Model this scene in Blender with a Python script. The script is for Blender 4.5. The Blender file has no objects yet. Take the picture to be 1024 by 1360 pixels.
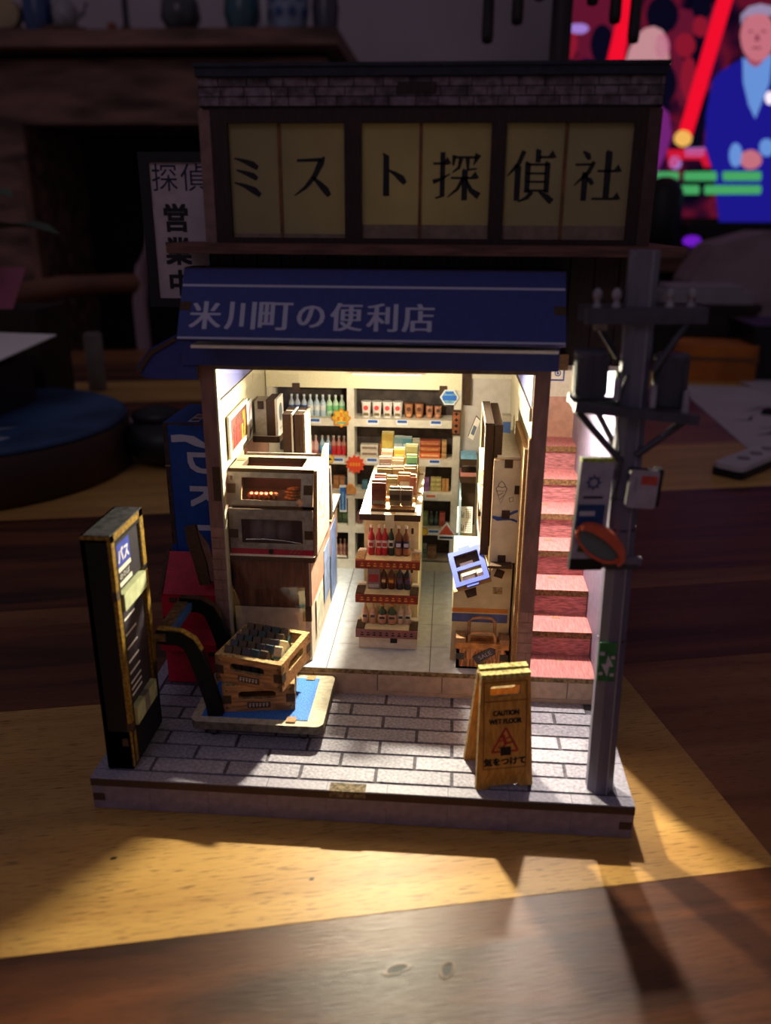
import bpy, math, random
from mathutils import Matrix, Vector
random.seed(7)
S = 0.001                       # the model is measured in millimetres
C = bpy.context.scene.collection
SC = bpy.context.scene
R = math.radians

# ------------------------------------------------------------------ camera, world, lights, exposure
cam = bpy.data.cameras.new('camera'); cam_o = bpy.data.objects.new('camera', cam); C.objects.link(cam_o)
PX = 1100.0 / 1360.0
cam.sensor_fit = 'VERTICAL'; cam.lens = 6.9; cam.sensor_height = 6.9 / PX; cam.sensor_width = cam.sensor_height * 1024 / 1360
cam.clip_start = 0.01; cam.clip_end = 20
cam_o.location = (115.82 * S, -223.96 * S, 190.52 * S)
def cam_matrix(p, yw, ro):
    cy, sy = math.cos(yw), math.sin(yw)
    f = Vector((sy * math.cos(p), cy * math.cos(p), -math.sin(p)))
    rt = Vector((cy, -sy, 0)); dn = f.cross(rt)
    r2 = rt * math.cos(ro) + dn * math.sin(ro); d2 = -rt * math.sin(ro) + dn * math.cos(ro)
    return Matrix((r2, -d2, -f)).transposed()
cam_o.rotation_euler = cam_matrix(R(19.58), R(-4.28), R(-0.325)).to_euler()
cam.dof.use_dof = True; cam.dof.focus_distance = 0.335; cam.dof.aperture_fstop = 2.2; cam.dof.aperture_blades = 0
SC.camera = cam_o

SC.view_settings.view_transform = 'Standard'
SC.view_settings.look = 'None'
SC.view_settings.gamma = 1
SC.view_settings.use_curve_mapping = False
SC.view_settings.exposure = 0.0
SC.cycles.use_denoising = True
SC.cycles.max_bounces = 8; SC.cycles.diffuse_bounces = 4; SC.cycles.glossy_bounces = 4
SC.cycles.transparent_max_bounces = 8
SC.cycles.caustics_reflective = False; SC.cycles.caustics_refractive = False
SC.cycles.sample_clamp_indirect = 4

world = bpy.data.worlds.new('evening_room'); SC.world = world; world.use_nodes = True
WORLD_COL = (0.64, 0.53, 0.67, 1); WORLD_STR = 0.13
world.node_tree.nodes['Background'].inputs[0].default_value = WORLD_COL
world.node_tree.nodes['Background'].inputs[1].default_value = WORLD_STR

SHOP_LED_W = 0.11; FRONT_FILL_W = 0.66; STAIR_LED_W = 0.06; STAIR_FRONT_W = 0.26; UPPER_FILL_W = 0.05; TV_STR = 0.8
ROOM_W = 3.6

def light_point(name, loc, w, col, rad, parent=None):
    l = bpy.data.lights.new(name, 'POINT'); l.energy = w; l.color = col; l.shadow_soft_size = rad * S
    o = bpy.data.objects.new(name, l); C.objects.link(o); o.location = Vector(loc) * S
    if parent is not None: o.parent = parent
    return o
# an added dim fill light, unseen, high behind the camera, left of the table
rl = bpy.data.lights.new('room_fill', 'AREA'); rl.energy = ROOM_W; rl.color = (0.85, 0.68, 0.9); rl.size = 0.9
rlo = bpy.data.objects.new('room_fill', rl); C.objects.link(rlo); rlo.location = (-0.5, -1.6, 1.7)
rlo.rotation_euler = (Vector((0.1, 0.2, 0)) - rlo.location).to_track_quat('-Z', 'Y').to_euler()

# ------------------------------------------------------------------ materials
def lin(h):
    h = h.lstrip('#'); o = []
    for i in (0, 2, 4):
        c = int(h[i:i + 2], 16) / 255
        o.append(c / 12.92 if c <= 0.04045 else ((c + 0.055) / 1.055) ** 2.4)
    return (*o, 1)
MATS = {}
def mat(name, col, rough=0.65, var=0.12, scale=900, stretch=(1, 1, 1), spec=0.35, metal=0, bump=0.0, emit=0, col2=None, detail=3):
    if name in MATS: return MATS[name]
    m = bpy.data.materials.new(name); m.use_nodes = True; nt = m.node_tree; N = nt.nodes; L = nt.links
    b = N['Principled BSDF']; c = lin(col)
    b.inputs['Roughness'].default_value = rough; b.inputs['Metallic'].default_value = metal
    b.inputs['Specular IOR Level'].default_value = spec
    b.inputs['Base Color'].default_value = c
    if var > 0 or col2:
        tc = N.new('ShaderNodeTexCoord'); mp = N.new('ShaderNodeMapping'); mp.inputs['Scale'].default_value = stretch
        no = N.new('ShaderNodeTexNoise'); no.inputs['Scale'].default_value = scale; no.inputs['Detail'].default_value = detail
        L.new(tc.outputs['Object'], mp.inputs[0]); L.new(mp.outputs[0], no.inputs['Vector'])
        mx = N.new('ShaderNodeMix'); mx.data_type = 'RGBA'
        c2 = lin(col2) if col2 else tuple(x * (1 - 2.2 * var) for x in c[:3]) + (1,)
        c1 = c if col2 else tuple(min(1, x * (1 + var)) for x in c[:3]) + (1,)
        rp = N.new('ShaderNodeMapRange'); rp.inputs[1].default_value = 0.36; rp.inputs[2].default_value = 0.64
        L.new(no.outputs['Fac'], rp.inputs[0]); L.new(rp.outputs[0], mx.inputs[0])
        mx.inputs[6].default_value = c1; mx.inputs[7].default_value = c2
        L.new(mx.outputs[2], b.inputs['Base Color'])
        if bump:
            bp = N.new('ShaderNodeBump'); bp.inputs['Strength'].default_value = bump; bp.inputs['Distance'].default_value = 0.0003
            L.new(no.outputs['Fac'], bp.inputs['Height']); L.new(bp.outputs[0], b.inputs['Normal'])
    if emit:
        b.inputs['Emission Color'].default_value = c; b.inputs['Emission Strength'].default_value = emit
    MATS[name] = m; return m
def emis(name, col, st, noise=None, scale=12):
    if name in MATS: return MATS[name]
    m = bpy.data.materials.new(name); m.use_nodes = True; N = m.node_tree.nodes; L = m.node_tree.links
    N.remove(N['Principled BSDF']); e = N.new('ShaderNodeEmission'); e.inputs[0].default_value = lin(col); e.inputs[1].default_value = st
    if noise:
        tc = N.new('ShaderNodeTexCoord'); no = N.new('ShaderNodeTexNoise'); no.inputs['Scale'].default_value = scale; no.inputs['Detail'].default_value = 1
        rp = N.new('ShaderNodeValToRGB'); cr = rp.color_ramp
        cr.elements[0].position = 0.35; cr.elements[1].position = 0.68
        cr.elements[0].color = lin(noise[0]); cr.elements[1].color = lin(noise[-1])
        for i, h in enumerate(noise[1:-1]):
            cr.elements.new(0.35 + 0.33 * (i + 1) / (len(noise) - 1)).color = lin(h)
        L.new(tc.outputs['Object'], no.inputs['Vector']); L.new(no.outputs['Fac'], rp.inputs[0]); L.new(rp.outputs[0], e.inputs[0])
    L.new(e.outputs[0], N['Material Output'].inputs[0]); MATS[name] = m; return m
def clear(name, gl=0.05, tint=(1, 1, 1, 1)):
    m = bpy.data.materials.new(name); m.use_nodes = True; N = m.node_tree.nodes; L = m.node_tree.links
    N.remove(N['Principled BSDF']); t = N.new('ShaderNodeBsdfTransparent'); t.inputs[0].default_value = tint
    g = N.new('ShaderNodeBsdfGlossy'); g.inputs['Roughness'].default_value = 0.03
    mx = N.new('ShaderNodeMixShader'); mx.inputs[0].default_value = gl
    L.new(t.outputs[0], mx.inputs[1]); L.new(g.outputs[0], mx.inputs[2]); L.new(mx.outputs[0], N['Material Output'].inputs[0])
    MATS[name] = m; return m
def paper(name, col, tr=0.5):
    m = bpy.data.materials.new(name); m.use_nodes = True; N = m.node_tree.nodes; L = m.node_tree.links
    N.remove(N['Principled BSDF']); d = N.new('ShaderNodeBsdfDiffuse'); t = N.new('ShaderNodeBsdfTranslucent')
    tc = N.new('ShaderNodeTexCoord'); no = N.new('ShaderNodeTexNoise'); no.inputs['Scale'].default_value = 60; no.inputs['Detail'].default_value = 4
    mx = N.new('ShaderNodeMix'); mx.data_type = 'RGBA'; c = lin(col); mx.inputs[6].default_value = c; mx.inputs[7].default_value = tuple(x * .72 for x in c[:3]) + (1,)
    L.new(tc.outputs['Object'], no.inputs['Vector']); L.new(no.outputs['Fac'], mx.inputs[0])
    L.new(mx.outputs[2], d.inputs[0]); L.new(mx.outputs[2], t.inputs[0])
    ms = N.new('ShaderNodeMixShader'); ms.inputs[0].default_value = tr
    L.new(d.outputs[0], ms.inputs[1]); L.new(t.outputs[0], ms.inputs[2]); L.new(ms.outputs[0], N['Material Output'].inputs[0])
    MATS[name] = m; return m
def table_wood(name, ca, cb, cp, rough, streak=1.0):
    """plank material: long grain along local x, dark open pores, glossy lacquer"""
    m = bpy.data.materials.new(name); m.use_nodes = True; N = m.node_tree.nodes; L = m.node_tree.links; b = N['Principled BSDF']
    tc = N.new('ShaderNodeTexCoord')
    def noise(sc, st, det, dist=0):
        mp = N.new('ShaderNodeMapping'); mp.inputs['Scale'].default_value = st
        no = N.new('ShaderNodeTexNoise'); no.inputs['Scale'].default_value = sc; no.inputs['Detail'].default_value = det; no.inputs['Distortion'].default_value = dist
        L.new(tc.outputs['Object'], mp.inputs[0]); L.new(mp.outputs[0], no.inputs['Vector']); return no
    n1 = noise(9, (.5, 5.5, 5), 4, .9); n2 = noise(100, (1.3, 20, 20), 3, .35); n3 = noise(3, (.8, 2.5, 1), 3, .5)
    r1 = N.new('ShaderNodeValToRGB'); cr = r1.color_ramp; cr.elements[0].position = .36; cr.elements[1].position = .66
    cr.elements[0].color = lin(ca); cr.elements[1].color = lin(cb)
    L.new(n1.outputs['Fac'], r1.inputs[0])
    mr = N.new('ShaderNodeMapRange'); mr.inputs[1].default_value = .56; mr.inputs[2].default_value = .70; mr.inputs[4].default_value = streak
    L.new(n2.outputs['Fac'], mr.inputs[0])
    mx = N.new('ShaderNodeMix'); mx.data_type = 'RGBA'; mx.inputs[7].default_value = lin(cp)
    L.new(mr.outputs[0], mx.inputs[0]); L.new(r1.outputs[0], mx.inputs[6])
    mr2 = N.new('ShaderNodeMapRange'); mr2.inputs[1].default_value = .3; mr2.inputs[2].default_value = .7; mr2.inputs[3].default_value = .72; mr2.inputs[4].default_value = 1.15
    L.new(n3.outputs['Fac'], mr2.inputs[0])
    vm = N.new('ShaderNodeMix'); vm.data_type = 'RGBA'; vm.blend_type = 'MULTIPLY'; vm.inputs[0].default_value = 1
    cb_ = N.new('ShaderNodeCombineColor'); [L.new(mr2.outputs[0], cb_.inputs[i]) for i in range(3)]
    L.new(mx.outputs[2], vm.inputs[6]); L.new(cb_.outputs[0], vm.inputs[7]); L.new(vm.outputs[2], b.inputs['Base Color'])
    b.inputs['Roughness'].default_value = rough; b.inputs['Specular IOR Level'].default_value = .42
    bp = N.new('ShaderNodeBump'); bp.inputs['Strength'].default_value = .35; bp.inputs['Distance'].default_value = .0004; bp.invert = True
    L.new(n2.outputs['Fac'], bp.inputs['Height']); L.new(bp.outputs[0], b.inputs['Normal'])
    MATS[name] = m; return m

MDF = mat('burnt_mdf', '#4a3524', .8, .25, 1500, (1, 1, 6))          # laser-cut board edge
MDFL = mat('light_mdf', '#a5805a', .8, .18, 1200, (1, 1, 5))
CREAM = mat('cream_print', '#e6deca', .6, .04, 500)
WHITE = mat('white_print', '#efece6', .55, .03, 500)
GREYW = mat('greywhite_print', '#c9c4bc', .6, .06, 700)
BLACK = mat('black_print', '#0b0a0d', .5, .1, 500)
INK = mat('ink', '#0d0d12', .6, 0)
NAVYINK = mat('navy_ink', '#16183a', .6, 0)
PILLAR = mat('pillar_print', '#7d5c55', .6, .12, 300, (1, 1, .3))
DKWOOD = mat('dark_wood_print', '#2b1513', .6, .25, 500, (4, 4, .4))
LEDGE = mat('ledge_wood_print', '#5e3d35', .6, .2, 300, (.3, 3, 3))
LILAC = mat('lilac_print', '#aba3b4', .6, .08, 400)
BLUE = mat('awning_blue', '#2c3578', .6, .05, 400)
BLUEW = mat('awning_white', '#a9a9be', .6, 0)
BRICK = mat('pavement_brick', '#9d9aa9', .55, .22, 900, spec=.5, bump=.9, col2='#787481')
BRICK2 = mat('pavement_brick_pale', '#a7a4b1', .55, .22, 700, spec=.5, bump=.9, col2='#827e8c')
MORTAR = mat('mortar_print', '#56525c', .8, .2, 900)
EDGE = mat('edging_print', '#94909f', .55, .12, 800, spec=.5, bump=.5)
STONE = mat('roof_brick_print', '#6a5c66', .8, .25, 350)
STONE2 = mat('roof_brick_dark', '#584b55', .8, .25, 350)
ROOF = mat('roof_slate', '#1a1a2c', .6, .2, 300)
PAPER = paper('shoji_paper', '#b8ac86', .45)
TILE = mat('floor_tile_print', '#c6ccd6', .45, .06, 250, spec=.5)
TILEJ = mat('tile_joint', '#77787c', .7, 0)
PINK = mat('stair_wood_print', '#b87a7c', .6, .22, 500, (.6, .6, 4))
PINKT = mat('stair_tread_print', '#c27a7a', .6, .12, 450, (4, .5, 1))
WALLC = mat('shop_wall_print', '#b3ab93', .6, .03, 300)
WALLB = mat('upper_wall_print', '#6468a2', .6, .04, 300)
BEIGE = mat('stair_wall_print', '#c79a85', .6, .06, 300)
LAV = mat('hall_wall_print', '#9790ac', .6, .05, 300)
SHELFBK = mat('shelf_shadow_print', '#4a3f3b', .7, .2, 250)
POLE = mat('pole_print', '#646072', .5, .08, 300, (1, 1, .2), spec=.5)
POLED = mat('pole_dark', '#3a3a46', .5, .12, 300, spec=.5)
RED = mat('red_print', '#b01232', .5, .08, 300)
VBLUE = mat('vending_blue', '#12408c', .5, .08, 300)
YEL = mat('sign_yellow', '#c08a3a', .55, .12, 300, (3, 3, .5))
YEL2 = mat('sign_yellow_bright', '#e5b02c', .55, .05, 300)
CRATE = mat('crate_wood_print', '#b07c4c', .65, .2, 350, (.5, 3, 3))
CRATEL = mat('crate_rim_mdf', '#a58a5c', .8, .25, 900)
MATBLUE = mat('cart_mat_blue', '#3f7fd8', .6, .25, 2200, bump=.6)
CARTG = mat('cart_grey', '#b8b09a', .6, .1, 500)
STEEL = mat('oven_grey', '#8d8780', .5, .12, 400, spec=.5)
STEELD = mat('oven_dark', '#171416', .35, .1, 200, spec=.6)
COUNTER = mat('counter_wood_print', '#603829', .55, .18, 400, (2, 2, .3))
GOLD = mat('gold_edge', '#94742c', .5, .25, 900, metal=.2)
GLASS = clear('acrylic', .06)
SKIN = None

# ------------------------------------------------------------------ mesh builder
def FR(o, u, v):
    u = Vector(u).normalized(); v = Vector(v).normalized(); n = u.cross(v)
    return Matrix(((u.x, v.x, n.x, o[0]), (u.y, v.y, n.y, o[1]), (u.z, v.z, n.z, o[2]), (0, 0, 0, 1)))
def FRONT(x, y, z): return FR((x, y, z), (1, 0, 0), (0, 0, 1))
def RIGHT(x, y, z): return FR((x, y, z), (0, 1, 0), (0, 0, 1))
def LEFT(x, y, z): return FR((x, y, z), (0, -1, 0), (0, 0, 1))
def TOP(x, y, z): return FR((x, y, z), (1, 0, 0), (0, 1, 0))
def rect(x0, x1, y0, y1): return [(x0, y0), (x1, y0), (x1, y1), (x0, y1)]
def rrect(x0, x1, y0, y1, r, n=5):
    o = []
    for cx, cy, a in ((x1 - r, y1 - r, 0), (x0 + r, y1 - r, 90), (x0 + r, y0 + r, 180), (x1 - r, y0 + r, 270)):
        o += [(cx + r * math.cos(R(a + 90 * i / n)), cy + r * math.sin(R(a + 90 * i / n))) for i in range(n + 1)]
    return o
def circ(cx, cy, r, n=16, ry=None): return [(cx + r * math.cos(2 * math.pi * i / n), cy + (ry or r) * math.sin(2 * math.pi * i / n)) for i in range(n)]
def star(cx, cy, r1, r2, n, a0=0): return [(cx + (r1 if i % 2 == 0 else r2) * math.cos(a0 + math.pi * i / n), cy + (r1 if i % 2 == 0 else r2) * math.sin(a0 + math.pi * i / n)) for i in range(2 * n)]
class B:
    def __init__(s): s.v, s.f, s.m, s.sm = [], [], [], []
    def add(s, vs, fs, m=0, smooth=False):
        k = len(s.v); s.v += [tuple(v) for v in vs]
        for i, f in enumerate(fs):
            s.f.append(tuple(k + j for j in f)); s.m.append(m[i] if isinstance(m, (list, tuple)) else m); s.sm.append(smooth)
        return s
    def box(s, x0, x1, y0, y1, z0, z1, m=0, me=None, ax=None):
        vs = [(x, y, z) for x in (x0, x1) for y in (y0, y1) for z in (z0, z1)]
        fs = [(0, 1, 3, 2), (4, 6, 7, 5), (0, 4, 5, 1), (2, 3, 7, 6), (0, 2, 6, 4), (1, 5, 7, 3)]
        ms = [m] * 6
        if ax is not None: ms = [m if i // 2 == ax else (m if me is None else me) for i in range(6)]
        return s.add(vs, fs, ms)
    def mbox(s, M, w, h, t, m=0, me=None):            # a board on frame M, from its lower-left corner
        return s.prism(rect(0, w, 0, h), M, t, m, me)
    def prism(s, P, M, t, m=0, me=None, n0=0.0):
        n = len(P); vs = [M @ Vector((u, v, n0)) for u, v in P] + [M @ Vector((u, v, n0 + t)) for u, v in P]
        fs = [tuple(range(n - 1, -1, -1)), tuple(range(n, 2 * n))] + [(i, (i + 1) % n, n + (i + 1) % n, n + i) for i in range(n)]
        return s.add(vs, fs, [m, m] + [m if me is None else me] * n)
    def ring(s, O, I, M, t, m=0, me=None):            # plate with a hole; both outlines star-shaped about the hole's middle
        cx = sum(p[0] for p in I) / len(I); cy = sum(p[1] for p in I) / len(I)
        def rad(P, a):
            dx, dy = math.cos(a), math.sin(a); best = 0
            for i in range(len(P)):
                x1, y1 = P[i][0] - cx, P[i][1] - cy; x2, y2 = P[(i + 1) % len(P)][0] - cx, P[(i + 1) % len(P)][1] - cy
                ex, ey = x2 - x1, y2 - y1; d = dx * ey - dy * ex
                if abs(d) < 1e-12: continue
                t_ = (x1 * ey - y1 * ex) / d; q = (x1 * dy - y1 * dx) / d
                if t_ > 0 and -1e-6 <= q <= 1 + 1e-6: best = max(best, t_)
            return (cx + dx * best, cy + dy * best)
        A = sorted(set(round(math.atan2(p[1] - cy, p[0] - cx), 5) for p in list(O) + list(I)))
        o = [rad(O, a) for a in A]; i_ = [rad(I, a) for a in A]; n = len(A)
        vs = [M @ Vector((u, v, w)) for w in (0, t) for L_ in (o, i_) for u, v in L_]
        fs, ms = [], []; me = m if me is None else me
        for k in range(n):
            j = (k + 1) % n
            fs += [(k, n + k, n + j, j), (2 * n + k, 2 * n + j, 3 * n + j, 3 * n + k), (k, j, 2 * n + j, 2 * n + k), (n + k, 3 * n + k, 3 * n + j, n + j)]
            ms += [m, m, me, me]
        return s.add(vs, fs, ms)
    def lathe(s, prof, c=(0, 0, 0), n=10, m=0, smooth=True, sy=1.0):
        vs = [(c[0] + r * math.cos(2 * math.pi * i / n), c[1] + sy * r * math.sin(2 * math.pi * i / n), c[2] + z) for r, z in prof for i in range(n)]
        fs = [(a * n + i, a * n + (i + 1) % n, (a + 1) * n + (i + 1) % n, (a + 1) * n + i) for a in range(len(prof) - 1) for i in range(n)]
        s.add(vs, fs, m, smooth); k = len(prof) - 1
        s.add(vs[:n], [tuple(range(n - 1, -1, -1))], m); s.add(vs[k * n:], [tuple(range(n))], m); return s
    def tube(s, path, r, n=8, m=0, smooth=True):
        P = [Vector(p) for p in path]; vs = []
        for i, p in enumerate(P):
            d = ((P[min(i + 1, len(P) - 1)] - P[max(i - 1, 0)])).normalized()
            a = d.cross(Vector((0.13, .21, 1)) if abs(d.z) < .9 else Vector((1, .1, 0))).normalized(); b = d.cross(a)
            ri = r[i] if isinstance(r, (list, tuple)) else r
            vs += [p + a * ri * math.cos(2 * math.pi * k / n) + b * ri * math.sin(2 * math.pi * k / n) for k in range(n)]
        fs = [(i * n + k, i * n + (k + 1) % n, (i + 1) * n + (k + 1) % n, (i + 1) * n + k) for i in range(len(P) - 1) for k in range(n)]
        s.add(vs, fs, m, smooth); s.add(vs[:n], [tuple(range(n - 1, -1, -1))], m); s.add(vs[-n:], [tuple(range(n))], m); return s
    def ball(s, c, r, n=12, m=0, sx=1, sy=1, sz=1):
        k = n // 2; prof = [(max(.02 * r, r * math.sin(math.pi * i / k)), -r * math.cos(math.pi * i / k)) for i in range(k + 1)]
        vs = [(c[0] + sx * q * math.cos(2 * math.pi * i / n), c[1] + sy * q * math.sin(2 * math.pi * i / n), c[2] + sz * z) for q, z in prof for i in range(n)]
        fs = [(a * n + i, a * n + (i + 1) % n, (a + 1) * n + (i + 1) % n, (a + 1) * n + i) for a in range(k) for i in range(n)]
        return s.add(vs, fs, m, True)
    def ribbon(s, pts, ws, M, t=.06, m=0):            # brush stroke
        n = len(pts); lft, rgt = [], []
        for i in range(n):
            a = Vector(pts[max(i - 1, 0)]); b = Vector(pts[min(i + 1, n - 1)]); d = (b - a); d = d / (d.length or 1)
            w = ws[i] if isinstance(ws, (list, tuple)) else ws; p = Vector(pts[i]); q = Vector((-d.y, d.x)) * w / 2
            lft.append(p + q); rgt.append(p - q)
        P = [tuple(p) for p in rgt] + [tuple(p) for p in reversed(lft)]
        vs = [M @ Vector((u, v, w)) for w in (0, t) for u, v in P]; k = 2 * n; fs = []
        for i in range(n - 1):
            fs += [(i, k - 1 - i, k - 2 - i, i + 1), (k + i, k + i + 1, 2 * k - 2 - i, 2 * k - 1 - i)]
        fs += [(i, (i + 1) % k, k + (i + 1) % k, k + i) for i in range(k)]
        return s.add(vs, fs, m)
    def mesh(s, name, mats, origin=(0, 0, 0)):
        me = bpy.data.meshes.new(name); o = Vector(origin)
        me.from_pydata([tuple((Vector(v) - o) * S) for v in s.v], [], s.f)
        for m in mats: me.materials.append(m)
        me.polygons.foreach_set('material_index', s.m); me.polygons.foreach_set('use_smooth', s.sm); me.update(); return me
WORLD_AT = {}
def link(name, me, parent=None, loc=None, label=None, kind=None):
    o = bpy.data.objects.new(name, me); C.objects.link(o)
    if parent is not None: o.parent = parent
    if loc is not None: o.location = Vector(loc) * S
    if label: o['label'] = label
    if kind: o['kind'] = kind
    return o
def part(b, name, mats, parent, label=None, kind=None):
    """one mesh part; coordinates are those of the thing's root (which may stand anywhere)"""
    if not isinstance(mats, (list, tuple)): mats = [mats]
    return link(name, b.mesh(name, mats, WORLD_AT.get(parent.name, (0, 0, 0))), parent, None, label, kind)
def thing(name, label, cat, loc=(0, 0, 0), rot=0, group=None, world=False, tilt=None):
    """Empty at the base; world=True: its parts are given in model coordinates"""
    o = bpy.data.objects.new(name, None); C.objects.link(o); o.location = Vector(loc) * S; o.rotation_euler = tilt or (0, 0, R(rot)); o.empty_display_size = .004
    o['label'] = label; o['category'] = cat
    if group: o['group'] = group
    if world: WORLD_AT[o.name] = loc
    return o
def sub(b, name, mats, p, label=None):
    """sub-part of part p (p sits at its root's origin)"""
    if not isinstance(mats, (list, tuple)): mats = [mats]
    return link(name, b.mesh(name, mats, WORLD_AT.get(p.parent.name, (0, 0, 0))), p, None, label)
def copy_tree(o, parent=None):
    c = o.copy(); C.objects.link(c)
    if parent is not None: c.parent = parent
    for ch in list(o.children): copy_tree(ch, c)
    return c
def setp(o, label, group=None, loc=None, rot=None):
    o['label'] = label
    if group: o['group'] = group
    if loc is not None: o.location = Vector(loc) * S
    if rot is not None: o.rotation_euler = (0, 0, R(rot))
    return o
def single(b, name, mats, label, cat, loc=(0, 0, 0), rot=0, group=None, world=False, kind=None):
    if not isinstance(mats, (list, tuple)): mats = [mats]
    o = link(name, b.mesh(name, mats, loc if world else (0, 0, 0)), None, loc); o.rotation_euler = (0, 0, R(rot))
    o['label'] = label; o['category'] = cat
    if group: o['group'] = group
    return o
ORD = ['first', 'second', 'third', 'fourth', 'fifth', 'sixth', 'seventh', 'eighth', 'ninth', 'tenth', 'eleventh', 'twelfth']
TCACHE = {}
def text_raw(body):
    if body not in TCACHE:
        cu = bpy.data.curves.new('lettering', 'FONT'); cu.body = body; cu.size = 1; cu.resolution_u = 3
        o = bpy.data.objects.new('lettering', cu); C.objects.link(o); bpy.context.view_layer.update()
        me = bpy.data.meshes.new_from_object(o.evaluated_get(bpy.context.evaluated_depsgraph_get()))
        vs = [tuple(v.co) for v in me.vertices]; fs = [tuple(p.vertices) for p in me.polygons]
        bpy.data.objects.remove(o); bpy.data.curves.remove(cu); bpy.data.meshes.remove(me)
        xs = [v[0] for v in vs] or [0]; ys = [v[1] for v in vs] or [0]
        TCACHE[body] = (vs, fs, min(xs), max(xs), min(ys), max(ys))
    return TCACHE[body]
def text(b, body, M, w=None, h=None, bold=(0, 0), m=0, lift=.05):
    """flat print of a word, fitted to w x h and centred on frame M"""
    vs, fs, x0, x1, y0, y1 = text_raw(body)
    sx = (w / (x1 - x0)) if w else None; sy = (h / (y1 - y0)) if h else None
    sx = sx or sy; sy = sy or sx; cx, cy = (x0 + x1) / 2, (y0 + y1) / 2
    offs = [(0, 0)]
    if bold[0]: offs = [(-bold[0], 0), (0, 0), (bold[0], 0)]
    if bold[1]: offs = [(a, c) for a, _ in offs for c in (-bold[1], bold[1])]
    for i, (a, c) in enumerate(offs):
        b.add([M @ Vector(((x - cx) * sx + a, (y - cy) * sy + c, lift + .004 * i)) for x, y, z in vs], fs, m)
    return b

# ------------------------------------------------------------------ the room
WALLM = mat('room_wall_paint', '#b5a6ae', .9, .05, 3)
b = B().box(-2600, 2600, 2000, 2040, -740, 1700); link('wall_back', b.mesh('wall_back', [WALLM]), kind='structure')
FLOORM = mat('room_floor_boards', '#4a3327', .6, .2, 8, (1, 6, 1))
link('floor', B().box(-2600, 2600, -1500, 2000, -760, -740).mesh('floor', [FLOORM]), kind='structure')
link('baseboard_back', B().box(-2600, 2600, 1985, 2000, -740, -640).mesh('baseboard_back', [mat('baseboard_paint', '#6b5a58', .7, .05, 5)]), kind='structure')

# table: planks of two woods, turned 13.2 degrees to the model
LIGHTW = table_wood('light_plank', '#cfa258', '#b58645', '#5c3a18', .46, .9)
DARKW = table_wood('walnut_plank', '#6b3d20', '#341a0e', '#1f0e08', .42, .6)
MIDW = table_wood('mid_plank', '#8f5f36', '#6d4122', '#3c1f10', .45, .7)
A = R(13.2)
table = thing('wooden_table', 'wooden table of pale and walnut planks under the miniature shop', 'table', (100, 200, 0), 13.2)
def plank(u0, u1, v0, v1, m, up=0):
    uo = 100 * math.cos(A) + 200 * math.sin(A); vo = -100 * math.sin(A) + 200 * math.cos(A)
    bb = B().box(-(u1 - u0) / 2, (u1 - u0) / 2, -(v1 - v0) / 2 + .15, (v1 - v0) / 2 - .15, -24, -.02 + up)
    return link('plank', bb.mesh('plank', [m]), table, ((u0 + u1) / 2 - uo, (v0 + v1) / 2 - vo, 0))
vb = [-430, -306, -183, -59, 66.5, 143, 162, 303, 428, 552, 676, 800, 930, 1060]
wood = [DARKW, LIGHTW, DARKW, LIGHTW, DARKW, MIDW, DARKW, LIGHTW, MIDW, DARKW, LIGHTW, DARKW, MIDW]
for i, m in enumerate(wood):
    v0, v1 = vb[i], vb[i + 1]
    if i == 3:
        plank(-620, 216, v0, v1, m); plank(216, 960, v0, v1, MIDW)
    elif i == 5: plank(-620, 70, v0, v1, m); plank(70, 960, v0, v1, m)
    else: plank(-620, 960, v0, v1, m)
for sx in (-640, 700):
    for sy in (-540, 520): part(B().box(sx - 35, sx + 35, sy - 35, sy + 35, -740, -24), 'leg', DARKW, table)
part(B().box(-640, 700, -560, -535, -110, -24), 'apron', DARKW, table)
# the two knots in the walnut plank and two in the pale one
KN = mat('knot_hollow', '#140a06', .5, .3, 300); KR = mat('knot_rim', '#5d3a20', .35, .2, 300)
def knot(x, y, rx, ry, a, rim=True):
    uo = Vector((x - 100, y - 200)); c, s_ = math.cos(-A), math.sin(-A)
    lx, ly = uo.x * c - uo.y * s_, uo.x * s_ + uo.y * c
    M = FR((0, 0, 0), (math.cos(a), math.sin(a), 0), (-math.sin(a), math.cos(a), 0))
    eye = [(rx * math.cos(t), ry * math.sin(t) * (abs(math.sin(t)) ** .5 if math.sin(t) > 0 else .8)) for t in [2 * math.pi * i / 18 for i in range(18)]]
    bb = B(); bb.prism([(p[0] * .62, p[1] * .55) for p in eye], M, .05, 1)
    if rim: bb.ring(eye, [(p[0] * .7, p[1] * .62) for p in eye], M, .12, 0)
    link('knot', bb.mesh('knot', [KR, KN]), table, (lx, ly, 0))
knot(107.0, -55.5, 4.3, 1.9, .2); knot(120.5, -54.5, 3.2, 2.3, .9)
knot(15.5, -22, 1.8, 1.2, .2, False); knot(79, -25.5, 1.3, .9, .2, False)

# ------------------------------------------------------------------ the miniature building
bld = thing('miniature_shop', 'wooden model of a two-storey corner shop with lit interior', 'model house', (0, 0, 0), world=True)
ZB, ZF, YF = 12.9, 23.7, 59.5
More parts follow.
